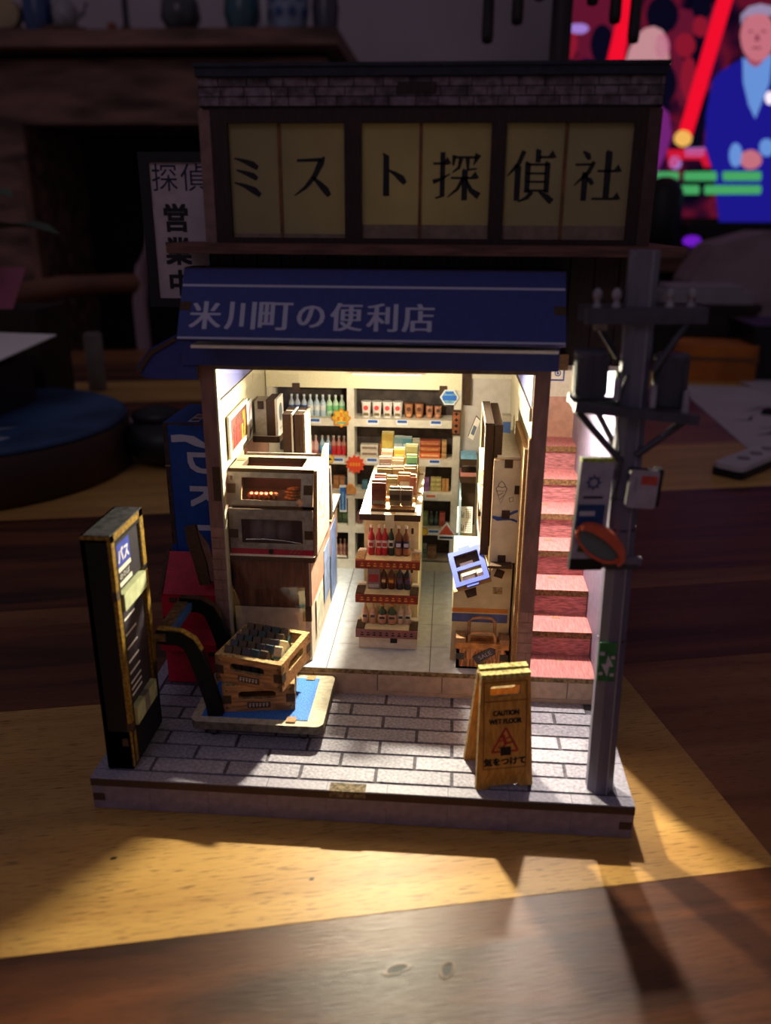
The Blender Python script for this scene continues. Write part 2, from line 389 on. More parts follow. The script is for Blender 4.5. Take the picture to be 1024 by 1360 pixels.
# base plate and its front
part(B().box(0, 180, 0, 178, ZB - 3.2, ZB - .55, 0, 1, 2), 'base_plate', [MORTAR, MDF], bld)
base = part(B().box(.8, 179.2, 1.2, 177, 0, ZB - 3.2, 0), 'base_box', [LILAC], bld)
me = B().box(-9.95, 9.95, -.4, .4, .3, 9.4).mesh('block', [mat('base_block_print', '#83747f', .65, .08, 300)])
for i in range(9): link('block', me, base, (10 + 20 * i, .8, 0))
for x in (2.2, 177.6): sub(B().box(x - 2, x + 2, .25, 2, 3.6, 6.4), 'joint_tab', MDF, base)
part(B().box(81, 93, -.3, 4, ZB - 2.4, ZB + .1), 'joint_tab', [mat('tab_grey_mdf', '#6f6048', .8, .3, 900)], bld)
# pavement: bricks, edging
pav = part(B().box(0, 180, 0, 178, ZB - .6, ZB - .45), 'pavement', [MORTAR], bld)
bm = [B().box(-12.2, 12.2, -3.35, 3.35, -.5, 0).mesh('brick', [q]) for q in (BRICK, BRICK2)]
hm = [B().box(-5.9, 5.9, -3.35, 3.35, -.5, 0).mesh('brick', [q]) for q in (BRICK, BRICK2)]
for r_ in range(7):
    y = 8.6 + 7.85 * r_ + .1
    odd = r_ % 2
    xs = [6 + 25.6 * k + (12.8 if odd else 0) for k in range(7)]
    for k, x in enumerate(xs):
        x0, x1 = max(6.0, x - 12.2), min(174, x + 12.2)
        if k == 0 and not odd: x0 = 6
        if x1 - x0 < 3: continue
        w = x1 - x0
        q = B().box(-w / 2, w / 2, -3.35, 3.35, -.5, 0).mesh('brick', [random.choice((BRICK, BRICK2))]) if abs(w - 24.4) > .2 else random.choice(bm)
        link('brick', q, pav, ((x0 + x1) / 2, y + .4, ZB - .02 + random.uniform(-.06, .06)))
em = B().box(-9.9, 9.9, 0, 4.4, -.5, 0).mesh('edging_tile', [EDGE])
for i in range(9): link('edging_tile', em, pav, (10 + 20 * i, .15, ZB))
em = B().box(0, 4.6, -8.6, 8.6, -.5, 0).mesh('edging_tile', [EDGE])
for i in range(10):
    for x in (.15, 175.2): link('edging_tile', em, pav, (x, 13.6 + 17.5 * i if i < 9 else 170, ZB))
# shop floor on its kerb
kerb = part(B().box(29, 178.5, YF + .3, 176, ZB - .2, ZF - 1.9, 0), 'kerb', [mat('kerb_core', '#8d7a70', .7, .05, 200)], bld)
KB = mat('kerb_block_print', '#bda691', .65, .07, 300)
for x0, x1 in ((29, 41.2), (41.2, 66.5), (66.5, 91.8), (91.8, 117.1), (117.1, 142.4), (142.4, 165.5), (165.5, 178.5)):
    link('block', B().box(x0 + .25, x1 - .25, YF - .1, YF + .5, ZB + 1.6, ZF - 2).mesh('block', [KB]), kerb)
sub(B().box(29, 178.5, YF - .25, YF + .4, ZB - .1, ZB + 1.5), 'skirting', KB, kerb)
flo = part(B().box(29, 178.5, YF, 176, ZF - 2, ZF - .12, 0, 1, 2), 'shop_floor', [TILEJ, mat('floor_edge', '#8c7550', .7, .25, 700)], bld)
tm = B().box(-20, 20, -9.9, 9.9, -.14, 0).mesh('tile', [TILE])
for i in range(3):
    for j in range(6):
        x0 = 31.3 + 40.5 * i; x1 = min(x0 + 40.2, 145)
        y0 = YF + .3 + 20.1 * j; y1 = min(y0 + 19.85, 172)
        q = tm if x1 - x0 > 40 and y1 - y0 > 19.8 else B().box((x0 - x1) / 2, (x1 - x0) / 2, (y0 - y1) / 2, (y1 - y0) / 2, -.14, 0).mesh('tile', [TILE])
        link('tile', q, flo, ((x0 + x1) / 2, (y0 + y1) / 2, ZF - .04))
# side walls (left one runs a little askew), back wall, pillars
def wallL(y0, y1, z0, z1, th, d0=0):
    fx = lambda y: 34.4 - (y - YF) * .044
    return [Vector((fx(y) + d0 - dx, y, z)) for y, z in ((y0, z0), (y1, z0), (y1, z1), (y0, z1)) for dx in (0, th)]
def quadbox(b, V, m=0):
    return b.add(V, [(0, 2, 4, 6), (1, 7, 5, 3), (0, 1, 3, 2), (2, 3, 5, 4), (4, 5, 7, 6), (6, 7, 1, 0)], m)
wl = part(quadbox(B(), wallL(YF + .5, 174, ZF - .1, 142, 4.6)), 'left_wall', [WALLC], bld)
sub(quadbox(B(), wallL(YF + 1, 157, 129, 140.4, .3, .35)), 'frieze', WALLB, wl)
for k in range(5):
    y0 = YF + 1 + k * 21; sub(quadbox(B(), wallL(y0 + .2, min(157, y0 + 20.8), 123.9, 128.6, .8, .9)), 'panel', mat('wall_panel_print', '#b9b197', .6, .04, 300), wl)
sub(quadbox(B(), wallL(YF + 1, 157, 84, 100, .3, .3)), 'wainscot', mat('wainscot_pink', '#b98a78', .6, .05, 300), wl)
wr = part(B().box(145.2, 150.2, YF + .5, 174, ZF - .1, 142, 0), 'right_wall', [WALLC], bld)
sub(B().box(144.8, 145.2, YF + 1, 165, 129, 141), 'frieze', WALLB, wr)
for k in range(5):
    y0 = YF + 1 + k * 21; sub(B().box(144.2, 145.3, y0 + .2, y0 + 20.8, 123.9, 128.6), 'panel', mat('wall_panel_print', ''), wr)
sub(B().box(143.4, 145.2, 60.6, 104, ZF, 114, 0, 1, 0), 'wainscot', [mat('wainscot_beige', '#c9ac7c', .6, .08, 300), MDFL], wr)
bw = part(B().box(29, 178, 171.5, 175, ZF, 180, 0), 'back_wall', [WALLC], bld)
sub(B().box(122.5, 145.2, 161, 171.5, 24, 141), 'alcove_panel', [mat('alcove_print', '#cfc8c4', .6, .04, 300)], bw)
sub(B().box(122.8, 145.2, 160.2, 161, 120.5, 128.6), 'panel', CREAM, bw)
sub(B().box(123.4, 126.6, 159.6, 161, 108, 128), 'joint_tab', MDF, bw)
pl = part(B().box(29.3, 34.7, YF - .6, YF + .6, ZF - 6, 142.3, 0, 1, 1), 'left_pillar', [PILLAR, MDFL], bld)
sub(B().box(34.5, 35.2, YF - .9, YF + 2, ZF, 141), 'trim', mat('wall_panel_print', ''), pl)
sub(B().box(31.5, 34.4, YF - .9, YF - .4, 92, 105), 'joint_tab', MDF, pl)
pr = part(B().box(145.2, 150.6, YF - .6, YF + .6, ZF, 143.5, 0, 1, 1), 'right_pillar', [PILLAR, MDFL], bld)
sub(B().box(144.6, 145.2, YF - .9, YF + 2, ZF, 118), 'trim', MDFL, pr)
PB = mat('pillar_brick_print', '#8d6a62', .6, .1, 300)
for p_, x0, x1, z1 in ((pl, 29.4, 34.4, 78), (pr, 145.4, 150.4, 48)):
    z = 26; k = 0
    while z < z1:
        for a_, c_ in (((x0, x0 + 3.1), (x0 + 3.4, x1)) if k % 2 else ((x0, x1),)):
            sub(B().box(a_, c_, YF - .75, YF - .5, z, z + 3.9), 'brick', PB, p_)
        z += 4.3; k += 1
part(B().box(35.2, 64, YF + .1, YF + .55, ZF, 139), 'window_pane', [GLASS], bld, 'clear acrylic pane in front of the counter')
part(B().box(34, 146, YF - 1, 165, 140.5, 142.5), 'shop_ceiling', [mat('ceiling_board', '#7d6a55', .8, .15, 300)], bld)
# staircase
hall_wall = part(B().box(176.2, 178.6, YF - 1, 174, ZF - .5, 142.3, 0, 1, 0), 'hall_wall', [LAV, mat('wall_edge', '#d8bfa4', .6, .1, 300)], bld)
for y, z, c_ in ((70, 112.5, RED), (78, 104, RED), (74, 101, NAVYINK)):
    sub(B().box(175.9, 176.25, y - 1.6, y + 1.6, z - 2.2, z + 2.2), 'notice', c_ if c_ is RED else WHITE, hall_wall)
sub(B().box(150.6, 176.2, 169.5, 171.5, ZF, 111), 'rear_panel', BEIGE, bw)
sub(B().box(150.6, 176.2, 169.2, 171.5, 111, 141), 'rear_panel', CREAM, bw)
sg = sub(B().box(163.4, 170.2, 168.4, 169.2, 118.6, 125.2), 'notice', VBLUE, bw)
sub(B().box(163.8, 169.5, 168.2, 168.5, 119.4, 125), 'notice', CREAM, bw)
bb = B(); bb.ring(circ(0, 0, 1.5), circ(0, 0, 1.05), FRONT(167, 168.1, 122.3), .1); bb.prism(circ(0, 0, .6), FRONT(167, 168.1, 122.3), .1); sub(bb, 'emblem', VBLUE, bw)
NOSE = mat('stair_nosing', '#7a5c3a', .75, .25, 900)
for k in range(7):
    z = ZF + 11.25 * k; y0 = 76 + 15.25 * (k - 1)
    st = part(B().box(150.7, 176.1, y0 if k else YF + .2, 171, z - 2.7, z, 0, 1, 2), 'stair_tread', [PINKT, NOSE], bld) if k else part(B().box(150.7, 176.1, YF + .2, 171, z - .9, z + .1), 'stair_tread', [PINKT], bld)
    if k < 6:
        sub(B().box(150.7, 176, y0 + 16.2, y0 + 17, z, z + 8.6), 'riser', PINK, st)
        sub(B().box(162 - k * .6, 165.5 - k * .6, y0 + 12, y0 + 13.2, z - .3, z + .16), 'joint_tab', MDFL, st)
part(B().box(150, 178.6, YF - 1, 172, 142.3, 144), 'hall_ceiling', [CREAM], bld)
# upper storey
up = part(B().box(35, 178, 62, 174, 142.5, 180, 0).box(35, 178, 60.2, 62, 142.5, 180), 'lower_facade', [DKWOOD], bld)
for i in range(18): sub(B().box(36 + i * 7.9, 43.3 + i * 7.9, 58.9, 60.4, 143, 179.5), 'plank', DKWOOD, up)
part(B().box(25.2, 187, 46, 176, 179.4, 182.4, 0, 1, 2), 'ledge', [LEDGE, LEDGE], bld)
fac = part(B().box(35, 178, 173, 175, 182.4, 223), 'upper_rear_wall', [DKWOOD], bld)
part(B().box(35, 37, 60, 173, 182.4, 223), 'upper_side_wall', [mat('plaster_print', '#9c7f76', .7, .1, 300)], bld)
part(B().box(176, 178, 60, 173, 182.4, 223), 'upper_side_wall', [mat('plaster_print', '#9c7f76')], bld)
part(B().box(35, 38.7, 57.6, 60, 182.4, 222), 'corner_strip', [mat('corner_print', '#7a5c58', .7, .1, 300)], bld)
part(B().box(174, 178, 57.2, 60, 182.4, 222), 'corner_strip', [mat('corner_dark_print', '#4a332f', .7, .1, 300)], bld)
wf = part(B().box(38.7, 174, 57.4, 59.8, 218.2, 222, 0).box(38.7, 174, 57.4, 59.8, 182.4, 184.1).box(38.7, 44, 57.4, 59.8, 184.1, 218.2).box(81.1, 86.5, 57.4, 59.8, 184.1, 218.2).box(127, 131.6, 57.4, 59.8, 184.1, 218.2).box(170.3, 174, 57.4, 59.8, 184.1, 218.2), 'window_frame', [DKWOOD], bld)
STRIP = mat('mullion_print', '#6e4426', .6, .15, 300)
def brush(spec, M, sz, mt):
    bb = B(); k = sz / 100
    for pts, ws in spec: bb.ribbon([((x - 50) * k, (y - 50) * k) for x, y in pts], [w * k * 1.18 for w in ws] if isinstance(ws, (list, tuple)) else ws * k * 1.15, M, .05)
    return bb
def hz(x0, x1, y, w=4): return [([(x0, y), (x1, y)], w), ([(x1 - 13, y + 1), (x1 - 5, y + 8), (x1 + 4, y - 1)], [1, 9, 1])]
def vt(x, y0, y1, w=10): return [([(x - 3, y0 + 4), (x + 1, y0), (x + 1, y1)], [1, w + 1, w])]
GL = {
 'mi': [([(22, 88), (45, 82), (66, 74), (78, 66)], [3, 8, 13, 9]), ([(26, 62), (46, 56), (66, 49), (76, 42)], [3, 8, 12, 8]), ([(20, 34), (44, 27), (68, 16), (82, 5)], [3, 8, 14, 9])],
 'su': [([(16, 82), (74, 84)], [5, 7]), ([(80, 90), (72, 78), (56, 48), (34, 24), (8, 6)], [4, 13, 10, 7, 2]), ([(50, 48), (66, 34), (82, 18), (90, 6)], [3, 10, 14, 9])],
 'to': [([(34, 96), (42, 90), (42, 8)], [2, 11, 12]), ([(46, 62), (62, 54), (76, 44), (84, 34)], [3, 8, 13, 8])],
 'tan': hz(2, 36, 74) + [([(22, 96), (22, 10), (8, 6)], [9, 9, 3]), ([(2, 38), (20, 44), (38, 54)], [8, 5, 2])] + [([(46, 90), (44, 70)], [8, 4])] + [([(46, 86), (94, 86)], 4), ([(96, 92), (86, 70)], [12, 1])] + [([(60, 84), (56, 66), (42, 56)], [8, 6, 2]), ([(74, 84), (75, 62), (94, 64)], [8, 6, 3])] + hz(40, 95, 46) + vt(68, 60, 2, 10) + [([(66, 46), (54, 24), (34, 8)], [7, 6, 2]), ([(70, 46), (82, 22), (100, 10)], [3, 9, 12])],
 'tei': [([(34, 98), (24, 74), (2, 50)], [8, 8, 2])] + vt(22, 68, 2, 10) + vt(62, 98, 76, 9) + hz(64, 96, 86) + vt(42, 74, 18, 9) + vt(82, 74, 18, 9) + [([(42, 72), (84, 72)], 4), ([(42, 55), (82, 55)], 3.5), ([(42, 39), (82, 39)], 3.5), ([(42, 22), (84, 22)], 4), ([(54, 20), (44, 8), (26, 0)], [8, 7, 2]), ([(68, 20), (84, 10), (96, 0)], [3, 10, 11])],
 'sha': [([(18, 98), (28, 90), (32, 82)], [3, 10, 6]), ([(4, 72), (40, 73)], [4, 4]), ([(42, 78), (32, 58), (4, 32)], [7, 8, 2])] + vt(24, 54, 2, 10) + [([(27, 48), (36, 42), (42, 34)], [3, 9, 7])] + hz(50, 96, 60) + vt(70, 96, 8, 11) + hz(42, 98, 6)}
pan = [(44, 81.1, 60.2, ('mi', 49.2, 13.4), ('su', 70.4, 13.8)), (86.5, 127, 105.1, ('to', 95.4, 14.4), ('tan', 116.3, 15)), (131.6, 170.3, 150, ('tei', 139.8, 15.2), ('sha', 160.3, 15))]
for x0, x1, xm, g1, g2 in pan:
    w_ = part(B().box(x0, x1, 59.2, 59.6, 184.1, 218.2), 'window_panel', [PAPER], bld)
    sub(B().box(xm - .5, xm + .5, 58.6, 59.2, 184.1, 218.2), 'mullion', STRIP, w_)
    sub(B().box(x0, x1, 58.9, 59.15, 184.1, 188.3 if x0 > 80 else 185.3), 'sill_band', mat('sill_band_print', '#7d6a58', .6, .1, 300), w_)
    for g, cx, sz in (g1, g2): sub(brush(GL[g], FRONT(cx, 59.15, 203.0), sz, INK), 'lettering', INK, w_)
bb = B().box(37, 176, 57.4, 60, 222, 223.2); part(bb, 'brick_band_base', [mat('roof_mortar', '#2a2028', .8, .1, 300)], bld)
band = part(B().box(35.6, 177.8, 57.2, 174, 222.6, 231), 'brick_band', [mat('roof_mortar', '#2a2028')], bld)
for r_ in range(3):
    x = 35.7
    while x < 177:
        w = random.uniform(4.2, 9.5); x1 = min(177.7, x + w); zz = 222.9 + r_ * 2.7
        if x1 - x > 1.2: link('brick', B().box(x + .15, x1 - .15, 56.6 + random.uniform(-.12, .15), 57.3, zz + random.uniform(0, .12), zz + 2.45).mesh('brick', [random.choice((STONE, STONE, STONE2))]), band)
        x = x1
sub(B().box(97.8, 109.5, 56.2, 57.3, 226.3, 229.4), 'joint_tab', DKWOOD, band)
part(B().box(35.3, 178.1, 55.4, 175, 231, 234.4, 0).box(34.8, 178.6, 54.8, 175, 233.6, 234.6), 'roof', [ROOF], bld)
# awning over the shop front
a0, a1 = Vector((28.9, 52, 174.0)), Vector((28.9, 38.5, 152.6))
AW = FR((29.2, 38.5, 152.8), (1, 0, 0), (0, 13.5, 21.2)); ah = 25.1; aw = 122.6
awn = part(B().mbox(AW, aw, ah, 1.6, 0, 1), 'awning', [BLUE, mat('blue_edge', '#1f2563', .6, .1, 300)], bld)
sub(B().prism(rect(.2, aw - .2, .2, .85), AW, .05, 0, n0=1.62).prism(rect(.2, aw - .2, 18.4, 19.2), AW, .05, 0, n0=1.62), 'stripe', BLUEW, awn)
for x, t_ in ((0, 1), (aw - 3.6, 1)): sub(B().prism(rect(x, x + 3.6, 10, 13), AW, .08, n0=1.6), 'joint_tab', MDF, awn)
for i, ch in enumerate('米川町の便利店'):
    cx = 8.6 + i * 11.35
    bb = text(B(), ch, FR(AW @ Vector((cx, 8.4, 0)), (1, 0, 0), (0, 13.5, 21.2)), h=9.6 if ch != 'の' else 7.6, bold=(.32, 0), lift=1.64); sub(bb, 'lettering', BLUEW, awn)
part(B().box(29.5, 152, 50.5, 59.5, 173.6, 175, 0), 'awning_top', [DKWOOD], bld)
part(B().box(24.5, 152.4, 55, 57, 142.4, 150.2, 0, 0, 1), 'fascia', [BLUE], bld)
part(B().box(33, 150, 39.2, 55, 150.6, 151.6), 'awning_soffit', [CREAM], bld)
part(B().box(152.2, 155.5, 55.5, 57, 142.8, 148, 0), 'awning_bracket', [MDFL], bld)
# side awning down the left side
prof = [(29.4, 151.5), (22.8, 151.2), (13.1, 146.2), (8.2, 139.6), (11.5, 137.3), (29.4, 137.3)]
sa = part(B().prism(prof, FRONT(0, 57.5, 0), 1.6, 0, 1, 0), 'side_awning', [BLUE, MDF], bld)
sub(B().mbox(FR((8.2, 57.5, 139.6), (0, 1, 0), (4.9, 0, 6.6)), 104, 8.2, -1.2), 'roof_board', BLUE, sa)
sub(B().mbox(FR((13.1, 57.5, 146.2), (0, 1, 0), (9.7, 0, 5)), 104, 10.9, -1.2), 'roof_board', BLUE, sa)
sub(B().prism([(7.6, 139.2), (13.1, 146.8), (22.8, 151.9), (22.9, 150.6), (14, 145.6), (9.2, 139)], FRONT(0, 55.8, 0), .7), 'edge_strip', MDF, sa)
sub(B().box(24, 27, 55.3, 56, 143, 146), 'joint_tab', MDF, sa)
# LED bar under the shop ceiling and lamp in the hall
lamp = thing('ceiling_lamp', 'small lamp bar under the shop ceiling', 'lamp', (91, 112.5, 129.2), group=None)
part(B().box(-16, 16, -2.5, 2.5, 1.5, 11.2), 'housing', WHITE, lamp)
part(B().box(-14, 14, -1.6, 1.6, .9, 1.6), 'lens', emis('led_glow', '#fff0c0', 3), lamp)
LEDC = (1.0, .90, .66)
for lx in (-7, 7): light_point('shop_light', (lx, 0, -2), SHOP_LED_W / 2, LEDC, 1.6, lamp)
# extra light added at the bar, tilted out to brighten the pavement
fl_ = bpy.data.lights.new('shop_front_fill', 'AREA'); fl_.shape = 'RECTANGLE'; fl_.size = 9 * S; fl_.size_y = 2.5 * S; fl_.energy = FRONT_FILL_W; fl_.color = LEDC
flo_ = bpy.data.objects.new('shop_front_fill', fl_); C.objects.link(flo_); flo_.parent = lamp; flo_.location = (0, -.003, -.0015); flo_.rotation_euler = Vector((0, -.82, -.57)).to_track_quat('-Z', 'Y').to_euler()
lamp2 = thing('hall_lamp', 'small lamp above the pink staircase', 'lamp', (158, 104, 139))
part(B().box(-3, 3, -2.5, 2.5, 1, 3.2), 'housing', WHITE, lamp2)
part(B().box(-2, 2, -1.6, 1.6, .5, 1), 'lens', emis('led_glow', '#fff0c0', 3), lamp2)
light_point('hall_light', (0, 0, -1.5), STAIR_LED_W, (1.0, .9, .78), 1.8, lamp2)
hl_ = bpy.data.lights.new('hall_front_light', 'AREA'); hl_.shape = 'RECTANGLE'; hl_.size = 5 * S; hl_.size_y = 2.5 * S; hl_.energy = STAIR_FRONT_W; hl_.color = (1.0, .9, .78)
hlo_ = bpy.data.objects.new('hall_front_light', hl_); C.objects.link(hlo_); hlo_.parent = lamp2; hlo_.location = (0, -.003, -.0015); hlo_.rotation_euler = Vector((0, -.62, -.78)).to_track_quat('-Z', 'Y').to_euler()
light_point('upper_fill', (104, 105, 196), UPPER_FILL_W, (1.0, .85, .45), 6)  # added light in place of lamp light leaking into the upper room

# ------------------------------------------------------------------ back shelf of the shop and its goods
SHY = 158.0
shelf = thing('shelf_unit', 'tall white shop shelving along the rear wall, two columns of five openings', 'shelf', (76, 164, ZF), world=True)
SHW = mat('shelf_print', '#dcd6c8', .6, .05, 300)
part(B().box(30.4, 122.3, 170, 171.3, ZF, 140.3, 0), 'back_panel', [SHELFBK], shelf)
hd = part(B().box(30.5, 122.3, SHY - .2, 160, 115.2, 140.3, 0, 1, 1), 'header', [mat('header_print', '#efe6c4', .6, .03, 1400), MDF], shelf)
for x in (43, 112): sub(B().box(x, x + 3.6, SHY - .6, SHY + .2, 113.2, 117.2), 'joint_tab', MDF, hd)
for x0, x1 in ((30.5, 33.5), (68.7, 72.1), (119, 122.4)): part(B().box(x0, x1, SHY, 171, ZF, 115.4), 'upright', [SHW], shelf)
part(B().box(30.5, 122.4, SHY - .5, 160, ZF, 28.6), 'kickboard', [SHW], shelf)
TAG = mat('tag_blue', '#2c5fb8', .5, .05, 300); TAGW = mat('tag_white', '#e9eef4', .5, 0)
LV = [(28.4, 28.6), (42.8, 46.3), (60.8, 64.3), (78.0, 81.2), (96.9, 100.6)]
for z0, z1 in LV:
    for x0, x1 in ((33.4, 68.8), (72, 119.1)):
        part(B().box(x0, x1, SHY + .1, 170.4, z0, z1, 0), 'shelf', [SHW], shelf)
def tag(x, z, w=5.6, c=TAG):
    t = part(B().prism(rrect(-w / 2, w / 2, -1.3, 1.3, .5, 3), FRONT(x, SHY + .05, z), .35), 'price_tag', [TAGW], shelf)
    sub(B().mbox(FRONT(x - w * .4, SHY - .3, z - .2), w * .8, 1.2, .08), 'print', c, t)
for x, z in ((53.3, 99.2), (81, 99.2), (94.9, 99.4), (110.8, 99.4), (44, 79.8), (80.6, 80.3), (110.6, 80.3)): tag(x, z)
tag(109.2, 62.9, 5.6, mat('tag_orange', '#d8703c', .5, 0)); tag(64.4, 80, 5.4); tag(111, 44.6, 6)
# pop signs
def pop(P, x, z, c, border=None, name='pop_sign', yy=0):
    t = part(B().prism(P, FRONT(x, SHY - .4 + yy, z), .5), name, [border or c], shelf)
    sub(B().prism([(u * .84, v * .84) for u, v in P], FRONT(x, SHY - .82 + yy, z), .08), 'print', c, t); return t
fl = [((4.1 + .55 * math.cos(8 * t)) * math.cos(t), (4.1 + .55 * math.cos(8 * t)) * math.sin(t)) for t in [2 * math.pi * i / 40 for i in range(40)]]
PY = mat('pop_yellow', '#f0d24a', .5, 0); PO = mat('pop_orange', '#e08a2a', .5, 0); PR = mat('pop_red', '#e0482a', .5, 0); PBL = mat('pop_blue', '#7fb8dc', .5, .1, 600); PBD = mat('pop_deep_blue', '#2f6fd0', .5, 0)
t = pop(fl, 66.1, 101, PY, PO)
bb = B()
for dx, dz in ((0, 1.6), (-1.35, -.4), (1.35, -.4)):
    for q in (-.7, 0, .7): bb.mbox(FRONT(66.1 + dx - .8, 157.05, 101 + dz + q - .12), 1.6, .3, .08)
    bb.mbox(FRONT(66.1 + dx - .15, 157.04, 101 + dz - .9), .3, 1.9, .08)
sub(bb, 'print', PR, t); sub(B().mbox(FRONT(64, 157.05, 98.4), 4.2, .7, .08), 'print', mat('pop_teal', '#5aa0a0', .5, 0), t)
t = pop([(4.4 * math.cos(R(60 * i)), 4.1 * math.sin(R(60 * i))) for i in range(6)], 116.7, 112, PBL, TAGW)
bb = B(); bb.mbox(FRONT(113.6, 156.98, 110.6), 6.4, 2.2, .08); bb.mbox(FRONT(115, 156.98, 113.6), 3.4, 1, .08); sub(bb, 'print', PBD, t)
t = pop(star(0, 0, 4.9, 3.5, 11), 72.6, 78.4, PR, PR)
bb = B(); [bb.mbox(FRONT(69.9 + 1.35 * i, 156.98, 77.6), 1.0, 1.7, .08) for i in range(4)]; sub(bb, 'print', PO, t)
t = pop([(-2.6, -1.9), (2.4, -1.9), (2.6, .4), (.6, 3), (-1.2, 3), (-2.8, .8)], 70.4, 65.4, mat('pop_tan', '#d79a5c', .5, .1, 400), PO)
t = pop(rect(-1.7, 1.7, -6.9, 6.9), 66.4, 60.8, PBD, TAGW); sub(B().mbox(FRONT(65.9, 157.0, 55.4), .9, 9, .08), 'print', PBL, t)
t = pop(rect(-2, 2, -6.1, 6.1), 120.3, 100, mat('pop_brown', '#a4603a', .5, .2, 300), MDF)
bb = B(); [bb.prism(star(0, -4.2 + 2.8 * i, 1.05, .6, 4), FRONT(120.3, 156.98, 100), .08) for i in range(4)]; sub(bb, 'print', INK, t)
t = pop([(-4.6, 0), (4.6, 0), (0, 6.6)], 117.3, 43.6, mat('pop_coral', '#d8553c', .5, .1, 400), TAGW); sub(B().mbox(FRONT(113.2, 157.4, 41), 8.2, 2.6, .3), 'label_strip', TAGW, t); sub(B().mbox(FRONT(114, 157.05, 41.6), 6.6, 1.2, .08), 'print', NAVYINK, t)
t = pop(circ(0, 0, 2.2), 60.2, 80.8, PY, PO); sub(B().prism([(-1.4, -.4), (0, .7), (1.4, -.4)], FRONT(60.2, 156.98, 80.8), .1), 'print', INK, t)
t = pop(circ(0, 0, 2.1), 106.3, 45, PY, PO)

PROTO = {}
def soft(c): return mat('goods_' + c.lstrip('#'), c, .45, .06, 700, spec=.5)
def bottle(key, h, r, cols, capc, label, loc, group=None, band=None, tag2=None, square=False, cat='bottle'):
    k = ('bottle', key)
    if k not in PROTO:
        t = thing('bottle', label, cat, loc); n = 8 if not square else 4
        nk = r * .36
        part(B().lathe([(r * .9, 0), (r, h * .05), (r, h * .56), (r * .82, h * .66), (nk, h * .78), (nk, h * .92)], n=n + 2), 'body', [soft(cols[0])], t)
        if len(cols) > 1: part(B().lathe([(r * .94, h * .03), (r * 1.03, h * .06), (r * 1.03, h * .3)], n=n + 2), 'lower_body', [soft(cols[1])], t)
        if band:
            part(B().lathe([(r * 1.02, h * .26), (r * 1.05, h * .27), (r * 1.05, h * .5), (r * 1.02, h * .51)], n=n + 2), 'label_band', [soft(band)], t)
        if tag2: part(B().mbox(FRONT(-r * .6, -r * 1.06, h * .32), r * 1.2, h * .12, .06), 'label_print', [soft(tag2)], t)
        part(B().lathe([(nk * 1.15, h * .91), (nk * 1.15, h)], n=8), 'cap', [soft(capc)], t)
        PROTO[k] = t
    else:
        t = copy_tree(PROTO[k])
    return setp(t, label, group, loc)
def pack(key, w, d, h, c, label, loc, rot=0, band=None, crimp=None, group=None, cat='snack', name='snack_pack', dot=None, stripe=None, lean=0):
    k = ('pack', key)
    if k not in PROTO:
        t = thing(name, label, cat, loc)
        bb = B(); q = .25 * min(w, d)
        vs = [(-w / 2, -d / 2, 0), (w / 2, -d / 2, 0), (w / 2, d / 2, 0), (-w / 2, d / 2, 0), (-w / 2 * 1.02, -d / 2 * 1.1, h * .5), (w / 2 * 1.02, -d / 2 * 1.1, h * .5), (w / 2 * 1.02, d / 2, h * .5), (-w / 2 * 1.02, d / 2, h * .5), (-w / 2, -d / 2 * .92, h), (w / 2, -d / 2 * .92, h), (w / 2, d / 2 * .9, h), (-w / 2, d / 2 * .9, h)]
        fs = [(3, 2, 1, 0)] + [(a * 4 + i, a * 4 + (i + 1) % 4, a * 4 + 4 + (i + 1) % 4, a * 4 + 4 + i) for a in (0, 1) for i in range(4)] + [(8, 9, 10, 11)]
        part(bb.add(vs, fs), 'body', [soft(c)], t)
        if crimp: part(B().box(-w / 2, w / 2, -d * .2, d * .2, h, h + .9), 'crimp', [soft(crimp)], t)
        if band: part(B().mbox(FRONT(-w * .42, -d / 2 * 1.12, h * .35), w * .84, h * .36, .1), 'label_print', [soft(band)], t)
        if stripe: part(B().mbox(FRONT(-w * .45, -d / 2 * 1.1, h * .08), w * .9, h * .16, .12), 'lower_print', [soft(stripe)], t)
        if dot: part(B().prism(circ(0, h * .66, min(w, h) * .2, 10), FRONT(0, -d / 2 * 1.12, 0), .12), 'emblem', [soft(dot)], t)
        PROTO[k] = t
    else: t = copy_tree(PROTO[k])
    return setp(t, label, group, loc, rot)
GY = 163.4
def gx(px): return 33.5 + (px - 362) * .3575
def gr(px): return 72.1 + (px - 470) * .3507
for i, px in enumerate((384, 392, 401, 409.5, 418, 426.5, 435, 443.5, 452)):
    kd = i // 3
    cols = (('#b9c4d6', '#35549a', '#2d4a94'), ('#bcd2e2', '#8fb4d6', '#e8ecef'), ('#c6e6c8', '#7cc98a', '#eef5ea'))[kd]
    nm = ('blue-banded clear', 'pale blue', 'pale green')[kd]
    bottle(('top', kd), 10.2, 1.5, (cols[0],), '#dfe6ea', f'{ORD[i % 3]} from the left of three {nm} drink bottles, top left shelf', (gx(px), GY, 100.6), 'drinks on the top left shelf', band=cols[2] if kd != 2 else cols[1])
for nm, pxs, c in (('pink', (408.5, 415.5), ('#d8a8a4', '#c47878', '#e6b8b4')), ('blue-filled', (424.5, 432.5), ('#a8c4d8', '#1f74c8', '#58a8d8')), ('red', (440, 447.2, 454.3), ('#b07a70', '#c81e2e', '#b8343a'))):
    for i, px in enumerate(pxs):
        bottle(('two', nm), 9.6, 1.42, (c[0], c[1]), '#b9a8a0', f'{ORD[i]} from the left of the {nm} bottles, second left shelf from top', (gx(px), GY, 81.2), 'drinks on the second left shelf', band=c[2])
